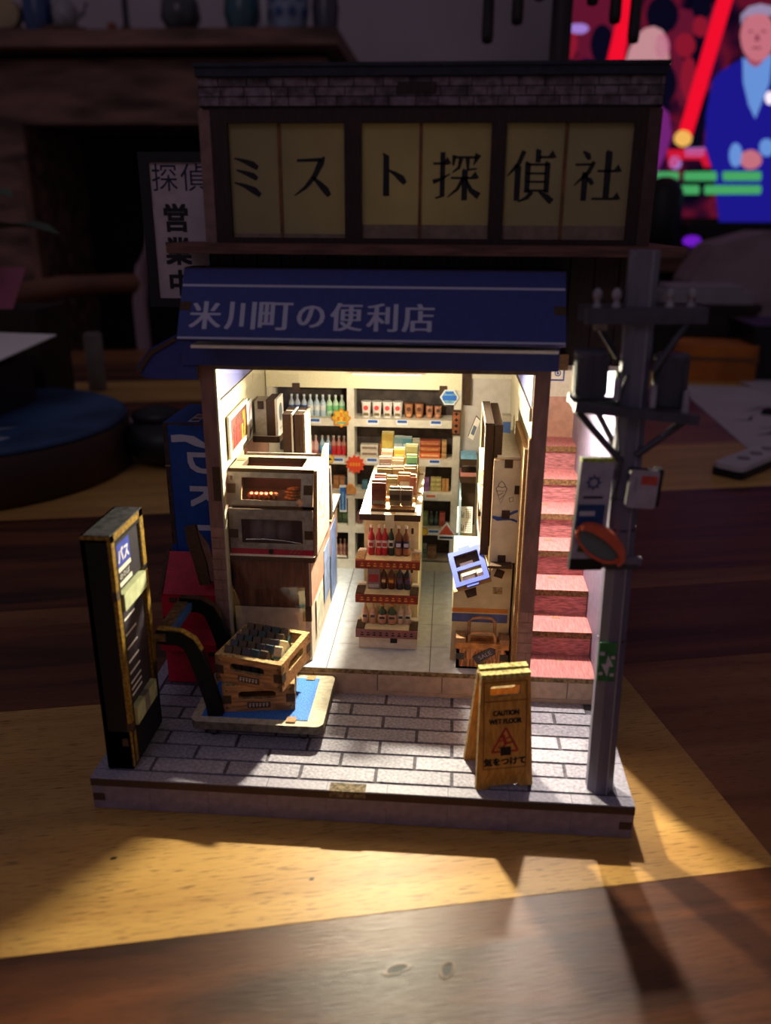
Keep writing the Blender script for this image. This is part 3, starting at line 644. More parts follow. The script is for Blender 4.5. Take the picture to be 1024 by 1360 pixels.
for i, px in enumerate((443, 451.5)): pack('brown_carton', 2.7, 2.4, 6.4, '#a06a44', f'{ORD[i]} brown drink carton from the left, middle left shelf', (gx(px), GY, 64.3), band='#b98458', cat='carton', name='drink_carton', group='cartons on the middle left shelf')
pack('blue_tin', 2, 2, 6, '#4a6a94', 'blue drink can beside the brown cartons, middle left shelf', (gx(458.5), GY, 64.3), cat='can', name='drink_can')
for i, px in enumerate((441, 447.5, 454, 459)): pack('green_pack', 2.1, 2.4, 7.2 , '#4d6b4a', f'{ORD[i]} green packet from the left, fourth left shelf', (gx(px), GY, 46.3), band='#6b8a5a', cat='packet', name='packet', group='green packets on the fourth left shelf')
for i, px in enumerate((441.5, 447.5, 453.5, 459.5)): bottle('low_pink', 8.6, 1.1, ('#b08272',), '#c49a88', f'{ORD[i]} dusty pink bottle from the left, bottom left shelf', (gx(px), GY, 28.6), 'bottles on the bottom left shelf', band='#96645a')
# right column
def cup(key, r, h, c, lid, label, x, z, band, dot, group, cat='noodle cup'):
    k = ('cup', key)
    if k not in PROTO:
        t = thing('noodle_cup', label, cat)
        part(B().lathe([(r * .78, 0), (r, h * .94)], n=12), 'body', [soft(c)], t)
        part(B().lathe([(r * 1.06, h * .94), (r * 1.06, h)], n=12), 'lid', [soft(lid)], t)
        bb = B(); bb.prism(circ(0, h * .62, r * .5, 10), FRONT(0, -r * .97, 0), .12); part(bb, 'emblem', [soft(dot)], t)
        part(B().mbox(FRONT(-r * .5, -r * .93, h * .14), r, h * .16, .12), 'label_print', [soft(band)], t)
        PROTO[k] = t
    else: t = copy_tree(PROTO[k])
    setp(t, label, group, (x, GY, z))
for i, px in enumerate((485, 499.6, 514, 528)): cup('white', 2.35, 7.6, '#efe9e4', '#f2ece8', f'{ORD[i]} white and red noodle cup from the left, top right shelf', gr(px), 100.6, '#7a6a3a', '#d8434a', 'noodle cups on the top right shelf')
for i, px in enumerate((543, 557)): cup('brown', 2.2, 7.2, '#a8704c', '#6e4632', f'{ORD[i]} brown noodle cup from the left, top right shelf', gr(px), 100.6, '#d09a6a', '#5a3424', 'brown cups on the top right shelf')
for i, px in enumerate((571, 582.5)): cup('jar', 1.8, 6.4, '#b87c5c', '#4a3c34', f'{ORD[i]} dark-lidded jar from the left, top right shelf', gr(px), 100.6, '#c89878', '#4a3a34', 'jars on the top right shelf', 'jar')
for i in range(2): pack('white_box', 8.4, 4, 2.9, '#cfc6b8', ('lower', 'upper')[i] + ' of two flat white boxes at the left, second right shelf', (gr(489.5), GY, 81.2 + 3 * i), band='#8a7468', cat='box', name='flat_box', group='white boxes')
pack('brown_box', 5, 4, 6.6, '#96684a', 'brown ribbed carton standing beside the flat white boxes, second right shelf', (gr(510.5), GY, 81.2), cat='box', name='carton_box', band='#8a5e42')
for i in range(3): pack(('choc', i == 0), 9.2, 4, 2.5, ('#c9b2c8' if i == 0 else '#7a5a5e'), ('bottom', 'middle', 'top')[i] + ' purple chocolate box in the stack of three, second right shelf', (gr(533), GY, 81.2 + 2.75 * i), band=('#5a48b0', '#8a7a90')[i > 0], cat='box', name='chocolate_box', group='chocolate boxes')
for i in range(3): pack(('orange', i), 9.8, 4, 2.7, ('#d8642e', '#b05428', '#a0482a')[i], ('bottom', 'middle', 'top')[i] + ' orange biscuit box in the stack of three, second right shelf', (gr(573), GY, 81.2 + 2.95 * i), band=('#f0c08a', '#d08a50', '#c07a48')[i], cat='box', name='biscuit_box', group='orange biscuit boxes')
for j, px in enumerate((553.8, 592.2)):
    for i in range(3): pack('end', 2.2, 4, 2.7, '#b88c54', ('bottom', 'middle', 'top')[i] + (' tan box stacked left of' if j == 0 else ' tan box stacked right of') + ' the orange biscuit boxes', (gr(px), GY, 81.2 + 2.95 * i), cat='box', name='small_box', group='tan end boxes')
for i, px in enumerate((565.5, 570.5)): pack('purple', 1.6, 3, 6.6, '#8a5a92', f'{ORD[i]} purple packet from the left, middle right shelf', (gr(px), GY, 64.3), band='#6a3a7a', cat='packet', name='packet', group='purple packets')
for i, px in enumerate((578.5, 586)):
    for k in range(3): pack('olive', 2.5, 3, 2.2, '#b0a060', ('bottom', 'middle', 'top')[k] + (' olive box in the left pile' if i == 0 else ' olive box in the right pile') + ' by the purple packets', (gr(px), GY, 64.3 + 2.3 * k), band='#c8b878', cat='box', name='small_box', group='olive boxes')
for i, px in enumerate((593, 598)): pack('tan_tall', 1.5, 3, 6, '#c08a50', f'{ORD[i]} tall tan packet right of the olive boxes', (gr(px), GY, 64.3), cat='packet', name='packet', group='tan packets')
pack('teal', 2.6, 3, 4.4, '#4a7a8c', 'small teal box behind the snack counter, middle right shelf', (gr(483), GY, 64.3), cat='box', name='small_box')
for i, px in enumerate((561.2, 565.6, 570)): pack('greenb', 1.5, 3, 7, '#7c8a5a', f'{ORD[i]} pale green packet from the left, fourth right shelf', (gr(px), GY, 46.3), band='#98a070', cat='packet', name='packet', group='pale green packets')
for i, px in enumerate((577, 584.5)): bottle('dark_green', 7, 1.3, ('#3c4a44',), '#56645c', f'{ORD[i]} dark green bottle from the left, fourth right shelf', (gr(px), GY, 46.3), 'dark green bottles', band='#54685c')
pack('redb', 2.8, 3, 7, '#a84a40', 'red packet standing at the right end, fourth right shelf', (gr(592.5), GY, 46.3), band='#b85a50', cat='packet', name='packet')
pack('pinkb', 2.6, 3, 6.4, '#8a5a54', 'dull pink packet at the left end, fourth right shelf', (gr(475.5), GY, 46.3), cat='packet', name='packet')
for i, px in enumerate((561.5, 568.5)): pack('whitegreen', 2.1, 3, 7.4, '#8c948a', f'{ORD[i]} grey-green carton from the left, bottom right shelf', (gr(px), GY, 28.8), band='#566a58', cat='carton', name='carton', group='grey-green cartons')
for i, px in enumerate((576, 582.5)): pack('browncup', 2.1, 3, 6.6, '#8c6248', f'{ORD[i]} brown carton from the left, bottom right shelf', (gr(px), GY, 28.8), band='#a8805c', dot='#4a3020', cat='carton', name='carton', group='brown cartons')

# ------------------------------------------------------------------ gondola in the middle
gon = thing('display_island', 'cream display island with three bottle tiers in the middle of the shop', 'display stand', (95, 110, ZF), world=True)
GB = mat('gondola_cream', '#d9cba4', .6, .05, 400); LIP = mat('gondola_lip', '#8a3322', .55, .15, 300); LIPB = mat('gondola_lip_mauve', '#8a5a5a', .55, .12, 300)
tp = part(B().box(83.1, 106.8, 77.4, 144, 79.4, 82, 0, 1, 2), 'top', [mat('gondola_white', '#ece8d8', .5, .02, 300), MDF], gon)
sub(B().box(93.2, 96.6, 76.8, 78.6, 76.5, 82.15), 'joint_tab', GB, tp)
for y in (96, 104, 131): sub(B().box(103.6, 106.2, y, y + 2.2, 82, 82.12), 'joint_tab', MDFL, tp)
sub(B().box(93.2, 97, 78.6, 79.8, 82, 82.12), 'joint_tab', MDFL, tp)
bd = part(B().box(84, 106, 86.5, 143, ZF, 79.4, 0), 'body', [GB], gon)
for x in (86.3, 103.2):
    for z in (72, 55): sub(B().prism(rrect(-.5, .5, -1.3, 1.3, .45, 3), FRONT(x + .3, 86.5, z), .12), 'slot', MDF, bd)
for x in (83.4, 104.6): part(B().box(x, x + 1.8, 77.8, 86.5, ZF, 31, 0), 'foot', [GB], gon)
ft = part(B().box(82.6, 106.2, 76.8, 78, ZF + .2, 30.4, 0), 'front_board', [mat('gondola_pale', '#d8cbb8', .6, .05, 300)], gon)
for i in range(8):
    if i != 5: sub(B().prism(circ(0, 0, .35, 6), FRONT(85 + i * 2.6, 76.8, 29.2), .1), 'dot', MDF, ft)
sub(B().box(95.6, 98.4, 76.4, 77, 26.6, 29.6), 'joint_tab', BLACK, ft)
for q, (z, c, x0, x1) in enumerate(((63.4, LIP, 81.7, 107.1), (48.6, LIP, 81.6, 106.6), (33.0, LIPB, 81.6, 106.6))):
    s_ = part(B().box(x0, x1, 75.2, 87, z - 2.6, z, 0, 1, 2), 'tier_shelf', [GB, MDF], gon)
    sub(B().box(x0, x1, 74.4, 75.2, z - 3.2, z + .25), 'lip', c, s_)
    for x in (x0, x1 - 3.4): sub(B().box(x, x + 3.4, 75.3, 83, z, z + .5), 'block', [MDFL if q == 0 else MDF], s_); sub(B().box(x + .6, x + 3.4, 83.4, 85.8, z, z + 1), 'block', CREAM, s_)
    bb = B()
    for i in range(9):
        xx = x0 + 2 + i * (x1 - x0 - 4) / 8.4
        bb.mbox(FRONT(xx, 74.4, z - 2.2), 1.3, .55, .06); bb.mbox(FRONT(xx + .2, 74.4, z - 1.2), .9, .5, .06)
    sub(bb, 'lip_print', PO if q < 2 else INK, s_)
T1 = 'bottles on the top tier of the island'
for i, x in enumerate((87.4, 90.5, 92.8)): bottle('soda_red', 12.6, 1.38, ('#b8252c', '#c01c2c'), '#ece2d8', f'{ORD[i]} of the three red soda bottles from the left, island top tier', (x, 81.8, 63.4), T1, band='#d9c9c4', tag2='#b8343a')
bottle('green_beer', 13.0, 1.2, ('#24382a', '#24382a'), '#e8e0d2', 'slim dark green bottle with white label between red and brown bottles', (95.3, 81.6, 63.4), T1, band='#dcdccc', tag2='#1c241c')
for i, x in enumerate((98.3, 101.3)): bottle('brown_beer', 12.6, 1.5, ('#7a4522', '#a86a48'), '#f0e8dc', f'{ORD[i]} of the two brown bottles with navy labels, island top tier', (x, 81.7, 63.4), T1, band='#27284a', tag2='#c9c2d6')
T2 = 'goods on the middle tier of the island'
pack('cola_box', 4.8, 3, 9.2, '#8a7c80', 'wide grey multipack with red print on the island middle tier', (88.4, 82.2, 48.6), band='#a8343a', stripe='#b8aeb0', cat='carton', name='multipack', group=T2)
bottle('dk1', 10, 1.25, ('#4a221a',), '#3a1c16', 'dark brown bottle beside the grey multipack, island middle tier', (92.4, 82, 48.6), T2, band='#7a4a3a', tag2='#e0c89a')
bottle('dk2', 10, 1.5, ('#5a2a18',), '#3a1c16', 'brown bottle with gold foot label, island middle tier', (95.5, 82, 48.6), T2, band='#8a4a2a', tag2='#d89a4a')
for i, x in enumerate((98.9, 102)): bottle('dk3', 10, 1.5, ('#262638',), '#1a1a26', f'{ORD[i]} navy bottle with red roundel from the left, island middle tier', (x, 82, 48.6), T2, band='#6a2a34', tag2='#384878')
T3 = 'bottles on the low tier of the island'
for i, x in enumerate((84.8, 88)): bottle('milk1', 9.6, 1.45, ('#c89a80',), '#d8b49c', f'{ORD[i]} pinkish milk bottle from the left, island low tier', (x, 81.6, 33), T3, band='#d0a890', tag2='#4a3a38')
for i, x in enumerate((91.9, 95.9)): bottle('tea', 8.6, 1.85, ('#3c4a34', '#c8907c'), '#c87a48', f'{ORD[i]} of the two squat green bottles with orange caps, island low tier', (x, 81.6, 33), T3, band='#cf9a80', tag2='#3a3440')
for i, x in enumerate((99.4, 102.4)): bottle('milk2', 9.2, 1.4, ('#c0a090',), '#c8805c', f'{ORD[i]} white bottle with dark print from the left, island low tier', (x, 81.6, 33), T3, band='#c8beb2', tag2='#33333a')

# tray of snacks on the island
tray = thing('snack_tray', 'brown stepped tray of snacks on top of the display island', 'tray', (95.6, 105, 82), world=True)
part(B().box(87.2, 104.4, 80.4, 133, 82, 83.2, 0, 1, 2), 'base', [MDFL, MDF], tray)
for i in range(5): part(B().box(87.6, 104, 89.5 + 9 * i, 133, 83.2 + 1.6 * i, 84.8 + 1.6 * i), 'step', [MDFL], tray)
rows = [
 (83.2, 84.2, [(90.2, 5.4, 9.2, '#b0501f', '#8a2a18', '#c2b09a', '#e8c080', 'orange-brown crisp bag at the front left corner of the snack tray'), (96.6, 4.2, 6.4, '#b89a78', '#4a3426', None, '#d8c8a8', 'left tan packet with dark lettering in the front row of snacks'), (101.2, 4.4, 6.4, '#b89a78', '#4a3426', None, '#d8c8a8', 'right tan packet with dark lettering in the front row of snacks')]),
 (93, 84.8, [(89.8, 4.6, 7.2, '#a02e1c', '#c04028', None, '#e6d6b0', 'red biscuit box with cream top, second row of snacks'), (94.6, 4.2, 6.6, '#a89c5c', '#d8d0a0', None, '#e8dcc0', 'olive snack bag in the second row of snacks'), (99.6, 4.6, 8, '#c8783c', '#e8e0d0', '#6a8a4a', '#d8b890', 'orange bag with white and green print, second row of snacks'), (103, 2.4, 7.4, '#b04838', None, None, '#caa890', 'narrow red packet at the right end, second row of snacks')]),
 (102, 86.4, [(91, 6.4, 6.2, '#8c7444', '#b49a5c', None, '#e0d4b4', 'wide olive-brown packet with pale top, third row of snacks'), (96.6, 4.2, 6.4, '#c8a468', None, '#a8783c', '#e6d0a8', 'pale gold packet in the third row of snacks'), (101.4, 4.6, 6.8, '#c2a684', '#8a6a4a', None, '#e0d0b4', 'beige packet with brown print, third row of snacks')]),
 (111, 88, [(90.4, 5, 6.4, '#7e5a48', '#b8a898', None, '#d6c8ac', 'dark brown packet at the left, fourth row of snacks'), (95.8, 4.8, 5.8, '#a08058', '#c0a070', None, '#d8c8a4', 'light brown packet mid row, fourth row of snacks'), (101.6, 4.4, 7.4, '#5c8a54', '#3f7a48', None, '#c9c08a', 'green packet at the right, fourth row of snacks')]),
 (120, 89.6, [(90.6, 5, 5.4, '#b88c6a', '#e0d2bc', None, '#e6d8bc', 'pinkish-brown bag at the left, fifth row of snacks'), (95.8, 4.6, 6.4, '#e0962e', '#f0c860', None, '#f0dcae', 'bright orange bag in the fifth row of snacks'), (101.2, 5.2, 8, '#8a8044', '#74703c', None, '#c8bc8c', 'olive green box in the fifth row of snacks')]),
 (129, 91.2, [(90.2, 5.2, 9.4, '#d8b03c', '#e8c858', None, '#e8d48a', 'tall yellow box at the rear left of the snack tray'), (94.6, 4.2, 7.6, '#8cb4b8', '#d8e0dc', '#4a98a8', '#d0dcd4', 'pale blue bag at the rear of the snack tray'), (98.8, 4, 7.4, '#58a0b0', '#d8e4e0', None, '#c4d8d4', 'teal and white bag at the rear of the snack tray'), (102.6, 3.2, 6.6, '#c8c4a8', '#4a94a4', None, '#dcd8c0', 'small cream box with teal print, rear right of snack tray')])]
kk = 0
for y, z, its in rows:
    for x, w, h, c, bnd, st, cr, lb in its:
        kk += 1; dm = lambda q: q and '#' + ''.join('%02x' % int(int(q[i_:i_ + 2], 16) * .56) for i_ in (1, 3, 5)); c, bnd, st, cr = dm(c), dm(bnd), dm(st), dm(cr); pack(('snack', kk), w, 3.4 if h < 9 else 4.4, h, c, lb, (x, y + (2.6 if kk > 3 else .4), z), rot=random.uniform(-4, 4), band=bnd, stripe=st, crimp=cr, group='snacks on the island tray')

# ------------------------------------------------------------------ counter, food warmer and things behind it
ctr = thing('shop_counter', 'brown wood-print shop counter with white top at the left', 'counter', (50, 100, ZF), world=True)
ct = part(B().prism([(34.6, 63), (66.6, 63), (67.6, 64), (67.4, 141), (31.5, 141)], TOP(0, 0, 66.6), 2.1, 0, 1), 'top', [mat('counter_white', '#e9e9de', .5, .02, 300), MDF], ctr)
bd = part(B().box(35.4, 65.4, 64.6, 140, ZF, 66.6, 0), 'body', [mat('counter_side', '#cfc0ae', .6, .05, 300)], ctr)
sub(B().box(35.4, 64.9, 64.1, 64.7, 47.5, 66.6), 'upper_panel', COUNTER, bd)
sub(B().box(35.4, 64.9, 64.1, 64.7, ZF, 47), 'lower_panel', mat('counter_cream', '#b9a894', .6, .06, 300), bd)
sub(B().box(35.4, 64.9, 64.0, 64.7, 47, 47.5), 'joint_line', MDF, bd)
sub(B().box(62.2, 65.6, 63.6, 64.9, 41.5, 47.6), 'joint_tab', MDF, bd)
sub(B().box(65.4, 65.8, 64.6, 140, 48, 66.4), 'side_panel', mat('counter_side_pink', '#b58a78', .6, .08, 300), bd)
for y0, y1, z0, z1, c in ((74, 92, 30, 46, '#d8d2c0'), (96, 112, 34, 58, '#8a9cc8'), (116, 134, 26, 60, '#7a90c8')): sub(B().box(65.8, 66, y0, y1, z0, z1), 'poster', mat('poster_' + c[1:], c, .5, .15, 200), bd)
wm = thing('food_warmer', 'grey two-deck hot food warmer at the front of the counter', 'food warmer', (50.5, 82, 68.7), world=True)
ZW = 68.7
lo = part(B().box(34.8, 66.6, 65.4, 98, ZW, ZW + .8, 0).box(34.8, 66.6, 97, 98, ZW, 100).box(34.8, 36, 65.4, 98, ZW, 87), 'shell', [STEEL], wm)
fr = part(B().ring(rect(34.8, 66.9, 71, 86.9), rrect(39.5, 62.8, 73.4, 82.9, .4, 2), FRONT(0, 66.4, 0), 1.4, 0, 1), 'lower_door', [STEEL, MDF], wm)
sub(B().mbox(FRONT(34.8, 66.4, ZW), 31.9, 2.6, 1.3), 'control_strip', RED, fr)
sub(B().prism(circ(50.5, ZW + 1.3, 1, 12), FRONT(0, 65.1, 0), .5), 'knob', BLACK, fr)
bb = B()
for q in range(3): bb.ribbon([(57.6 + 1.7 * q, ZW + .6), (58.6 + 1.7 * q, ZW + 1.6), (58.9 + 1.7 * q, ZW + 2.2)], [.25, .35, .2], FRONT(0, 65.1, 0))
sub(bb, 'gold_print', GOLD, fr)
for x in (34.9, 63.6):
    for z in (75.4,): sub(B().box(x, x + 3.2, 64.7, 65.2, z, z + 3.4), 'joint_tab', MDF, fr)
part(B().box(36, 66, 68, 97, 71.8, 72.4).box(36, 65, 92, 93, 72, 86), 'lower_shelf', [STEELD], wm)
part(B().box(39.6, 62.7, 65.9, 66.1, 73.5, 82.8), 'lower_window', [GLASS], wm)
sub(B().tube([(41, 65.2, 74.6), (48, 65.2, 74.9), (55, 65.2, 74.6), (62, 65.2, 73.6)], .25, 6), 'handle', mat('chrome', '#b8b4ac', .25, 0, metal=1), fr)
for i, x in enumerate((43.6, 48.6, 54.4)):
    single(B().lathe([(2.4, 0), (3.1, 1.2), (3.3, 3.6), (3.0, 6.4), (2, 8), (.6, 8.6)], n=14), 'steamed_bun', [mat('bun', '#8a7c78', .6, .08, 200)], f'{ORD[i]} steamed bun from the left in the dim lower deck of the warmer', 'bun', (x, 73.5, 72.4), group='buns in the warmer')
# slanted upper door
UM = FR((0, 66.0, 88.2), (1, 0, 0), (0, 3.6, 11.6))
ud = part(B().ring(rect(34.2, 67, 0, 12.4), rrect(39.8, 62.4, 2, 10.4, .3, 2), UM, 1.3, 0, 1), 'upper_door', [STEEL, MDFL], wm)
for x in (34.3, 63.4): sub(B().prism(rect(x, x + 3.3, 4.4, 8), UM, .1, n0=1.3), 'joint_tab', MDF, ud)
sub(B().prism(circ(62, 1.4, 1.5, 12), UM, .12, n0=1.3), 'sticker', mat('sticker_tan', '#c79a78', .5, .3, 500), ud)
part(B().box(36, 66, 67.5, 97, 87, 88.4, 0).box(35.4, 36.2, 67.5, 97, 88, 99), 'upper_shelf', [mat('warmer_floor', '#5e3a34', .5, .1, 200)], wm)
part(B().box(36, 66, 86, 87, 88.4, 99.4), 'rear_panel', [mat('warmer_back', '#6a3a34', .5, .1, 200)], wm)
part(B().ring(rect(34.6, 67, 70, 88.4), rect(38.6, 62, 73.5, 85.5), TOP(0, 0, 99.2), 2.2, 0, 1), 'top_frame', [mat('warmer_top', '#a3977f', .55, .05, 300), MDF], wm)
for x in (35.4, 62.6): part(B().box(x, x + 3.4, 80, 82.6, 101.4, 101.55), 'joint_tab', [MDFL], wm)
sp = part(B().prism([(65.4, ZW), (98, ZW), (99.6, 99.8), (99.6, 104), (92, 104), (88, 101.6), (69.4, 101.2)], RIGHT(66.9, 0, 0), 1.3, 0, 1), 'side_panel', [mat('warmer_side', '#96908a', .6, .08, 300), MDFL], wm)
sub(B().prism([(72, 82), (84, 78), (88, 88), (84, 96), (74, 93)], RIGHT(68.2, 0, 0), .08), 'print', mat('side_red_print', '#c8523c', .5, .4, 300, col2='#d8b8a0'), sp)
FO = mat('fried_orange', '#c8641e', .5, .35, 700, bump=.5); FRD = mat('fried_red', '#b8331c', .5, .4, 700, bump=.5, col2='#c46a3c')
for i in range(6):
    c = FRD if i < 4 else FO
    bb = B(); x = 41.6 + i * 1.9
    bb.ball((0, 0, 1.2), 1.15, 10, 0, 1, 2.2, 1); bb.ball((0, -1.6, 1.9), .9, 8, 0, 1, 1.2, .9); bb.tube([(0, -2, 1), (0, -4.2, .4)], .18, 5)
    single(bb, 'fried_skewer', [c], f'{ORD[i]} {"red" if i < 4 else "orange"} fried skewer from the left in the upper warmer', 'fried food', (x, 73.5, 88.6), group='skewers in the warmer')
for i in range(4):
    bb = B().ball((0, 0, 0), 1, 12, 0, 3.1, 2, .62)
    single(bb, 'fried_cutlet', [FO], ('lowest', 'second lowest', 'second highest', 'topmost')[i] + ' fried cutlet of the pile at the right in the warmer', 'fried food', (57.6 + .5 * (i % 2), 73 + .8 * i, 89.2 + .95 * i), rot=8 * i - 10, group='cutlets in the warmer')
# register panels, slate behind the warmer
for i, (x, lb) in enumerate(((48.6, 'left of two upright brown panels standing on the counter'), (53.6, 'right of two upright brown panels standing on the counter'))):
    t = thing('register_panel', lb, 'panel', (x + 2, 112, 68.7), world=True, group='panels on the counter')
    part(B().box(x, x + 3.6, 104.5, 119, 68.7, 114.4, 0), 'core', [MDF], t)
    part(B().box(x + 3.6, x + 4.3, 104.5, 119, 68.7, 114.6), 'face', [mat('panel_grey', '#8c8078', .6, .15, 900) if i else WHITE], t)
    part(B().box(x + .4, x + 3.4, 111, 112.2, 114.4, 114.55), 'joint_tab', [WHITE], t)
t = thing('tablet_display', 'dark slanted display slab standing behind the food warmer', 'display', (66, 106, 68.7), world=True)
part(B().prism([(104, 68.9), (109, 68.9), (105, 93), (101, 93)], RIGHT(65.2, 0, 0), 3.2, 0, 1), 'slab', [mat('slab_dark', '#4a423e', .55, .2, 900), MDF], t)
part(B().box(64.6, 68.6, 102, 110, 68.75, 69.3), 'base', [MDFL], t)
# wall things at the left
wb = thing('wall_bracket_shelf', 'small white-topped bracket shelf on the left shop wall', 'shelf', (38, 128, 98), world=True)
part(B().prism(rrect(31.5, 43.8, 120.5, 136, 1.4, 4), TOP(0, 0, 98), 2.8, 0, 1), 'board', [WHITE, MDF], wb)
mc = thing('wall_machine', 'white boxy machine with oval screen on the bracket shelf', 'machine', (38, 128, 100.8), world=True)
part(B().box(33, 38.2, 122.4, 134, 100.8, 115.6), 'housing', [GREYW], mc)
part(B().box(38.2, 42, 121.6, 135, 100.8, 116.6), 'core', [MDF], mc)
f_ = part(B().box(42, 43, 121.6, 135, 100.8, 116.8), 'front_face', [WHITE], mc)
sub(B().prism(circ(128.6, 110, 3.1, 16, 4), RIGHT(43, 0, 0), .12), 'screen', mat('screen_grey', '#6c7a80', .3, .1, 100), f_)
sub(B().mbox(RIGHT(43, 126, 102.6), 5, .8, .1), 'print', GREYW, f_)
part(B().box(34.4, 37, 122, 122.6, 112.4, 115.8), 'joint_tab', [MDF], mc)
mb = thing('menu_board', 'framed menu board with food pictures on the left shop wall', 'menu board', (33.6, 90, 105), world=True)
wx = lambda y: 34.4 - (y - YF) * .044
MM = FR((wx(73) + .6, 73, 105.4), (-.044, 1, 0), (0, 0, 1))
part(B().ring(rect(-1.4, 34, -1.4, 15), rect(.6, 32, .6, 13.2), MM, .9), 'frame', [CREAM], mb)
fc = part(B().mbox(MM, 32.4, 13.4, .4), 'picture_sheet', [mat('menu_brown', '#5e352c', .6, .1, 200)], mb)
for i in range(6):
    x = 2 + i * 4.9; h = 5 + (i % 3) * 1.6
    sub(B().prism([(x, 1), (x + 3, 1), (x + 3.6, h), (x + .4, h)], MM, .1, n0=.4), 'food_print', (mat('menu_orange', '#a04e22', .5, .2, 400), mat('menu_red', '#8e2a22', .5, .2, 400), mat('menu_yellow', '#b08830', .5, .2, 400))[(0, 1, 1, 1, 2, 2)[i]], fc)
    if 1 <= i <= 3: sub(B().prism(circ(x + 1.8, h + 1.8, 1.3, 10), MM, .1, n0=.4), 'food_print', mat('menu_red', ''), fc)
sub(B().prism(rect(25, 30, 8, 11.4), MM, .1, n0=.4), 'food_print', mat('menu_yellow', ''), fc)
PM = FR((wx(110) + .5, 110, 101), (-.044, 1, 0), (0, 0, 1))
ps = thing('wall_poster', 'narrow white poster beside the menu board on the left wall', 'poster', (32.6, 114, 101), world=True)
sh = part(B().mbox(PM, 9, 17, .3), 'sheet', [mat('poster_white', '#d8dce0', .5, .05, 200)], ps)
sub(B().prism([(1.5, 9), (3.6, 8.6), (5, 12), (7.4, 14), (6, 15.4), (3, 13)], PM, .1, n0=.3), 'print', mat('poster_pink', '#c88a8a', .5, .2, 300), sh)
sub(B().prism([(1, 1), (8, 4), (8, 5.2), (4, 4), (3.4, 6.6)], PM, .1, n0=.3), 'print', INK, sh)

# ------------------------------------------------------------------ right-hand fittings
rk = thing('tall_rack', 'tall brown-edged open rack standing in front of the right wall', 'rack', (133, 95, ZF), world=True)
part(B().ring(rect(75, 114, 67.5, 119.6), rect(78.4, 111, 70.5, 116.4), RIGHT(130.3, 0, 0), 3.0, 0, 1).add([], []), 'front_frame', [mat('rack_face', '#9c8660', .7, .15, 600), MDF], rk)
part(B().box(130.0, 130.4, 75, 114, 67.5, 68.3).box(130.0, 130.4, 75, 76.2, 67.5, 119.6).box(130.0, 130.4, 112.8, 114, 67.5, 119.6).box(130, 130.4, 75, 114, 118.6, 119.6), 'edge_strip', [CREAM], rk)
part(B().ring(rect(75.4, 114, 98, 119), rect(78.8, 111, 101, 116), RIGHT(133.6, 0, 0), 3.0, 0, 1), 'rear_frame', [MDF, MDF], rk)
part(B().box(133.3, 133.8, 78, 112, 70, 117, 0), 'back_board', [MDF], rk)
for z in (84, 99.5): part(B().box(129.6, 133.3, 78.4, 111, z, z + 1.2, 0), 'shelf', [CREAM], rk)
part(B().prism([(78.4, 84), (111, 97), (111, 99), (78.4, 87)], RIGHT(129.7, 0, 0), 1.0), 'sloping_shelf', [mat('rack_face', '')], rk)
for i in range(4):
    pack(('rackpk', i % 2), 2.6, 6, 5.6, ('#c8a468', '#b4784c')[i % 2], f'{ORD[i]} magazine from the front on the slope of the tall rack', (131.4, 84 + 7 * i, 85.3), band='#e8d8b0', crimp='#d8c8a0', cat='magazine', name='magazine', group='magazines on the tall rack')
ic = thing('ice_cream_cabinet', 'cream cabinet with a printed ice cream cone by the right pillar', 'cabinet', (138.6, 88, 67), world=True)
part(B().box(133.9, 144, 72, 108, 66, 106.5, 0), 'body', [mat('cabinet_cream', '#d8ccae', .6, .05, 300)], ic)
fp = part(B().box(133.6, 144.2, 70.4, 72, 66.5, 107, 0, 1, 1), 'front_panel', [mat('cabinet_front', '#dcd2b6', .6, .04, 300), MDFL], ic)
for x, z in ((137.5, 104.2), (141.6, 94.2), (137.4, 84.4), (136.8, 66.3)): sub(B().box(x, x + 3, 69.9, 70.5, z, z + 3.2), 'joint_tab', MDF, fp)
IM = FRONT(136.8, 70.4, 94)
bb = B(); bb.ribbon([(-1.7, 1.2), (0, -3.8), (1.8, 1.2), (-1.7, 1.2)], .22, IM).ribbon([(-1.8, 1.2), (-2, 2.2), (-1.2, 3), (-1, 4), (0, 5), (1, 4), (1.4, 3), (2, 2.2), (1.8, 1.2)], .25, IM).ribbon([(-1.2, 3), (.2, 2.5), (1.4, 3)], .22, IM).ribbon([(-1, -.5), (.9, .6)], .18, IM).ribbon([(-.4, -2), (1.2, -.4)], .18, IM)
sub(bb, 'cone_print', NAVYINK, fp)
sub(B().ribbon([(3, -1.6), (4.4, -1), (4.6, -2.6), (3.4, -3), (3, -1.6)], .2, IM), 'cone_print', INK, fp)
bb = B(); bb.prism([(-2.8, -8.6), (0, -9), (2, -8.2), (5, -6.4), (6.8, -6), (6.8, -6.8), (4, -8.2), (2.4, -9.4), (5, -9.6), (6.8, -10.4), (6.8, -11.2), (4, -10.2), (1, -10.4), (-1, -10.6), (-2.8, -9.6)], IM, .08); sub(bb, 'wave_print', mat('wave_blue', '#34549c', .5, .1, 300), fp)
part(B().box(135, 144.4, 73, 108, 106.5, 107.6), 'top', [CREAM], ic)
sb = thing('small_carton', 'small blue and white carton on a ledge by the right wall', 'box', (141.6, 132, 102), world=True)
part(B().box(139.8, 143.6, 130, 135, 102, 110, 0), 'body', [mat('carton_grey', '#a8a298', .6, .1, 300)], sb)
part(B().box(140, 143.5, 129.8, 130, 102.6, 107.4), 'label_print', [mat('carton_blue', '#3c5c9c', .5, .1, 300)], sb)
lg = thing('wall_ledge', 'short beige ledge fixed to the right wall behind the cabinet', 'shelf', (140, 128, 100), world=True)
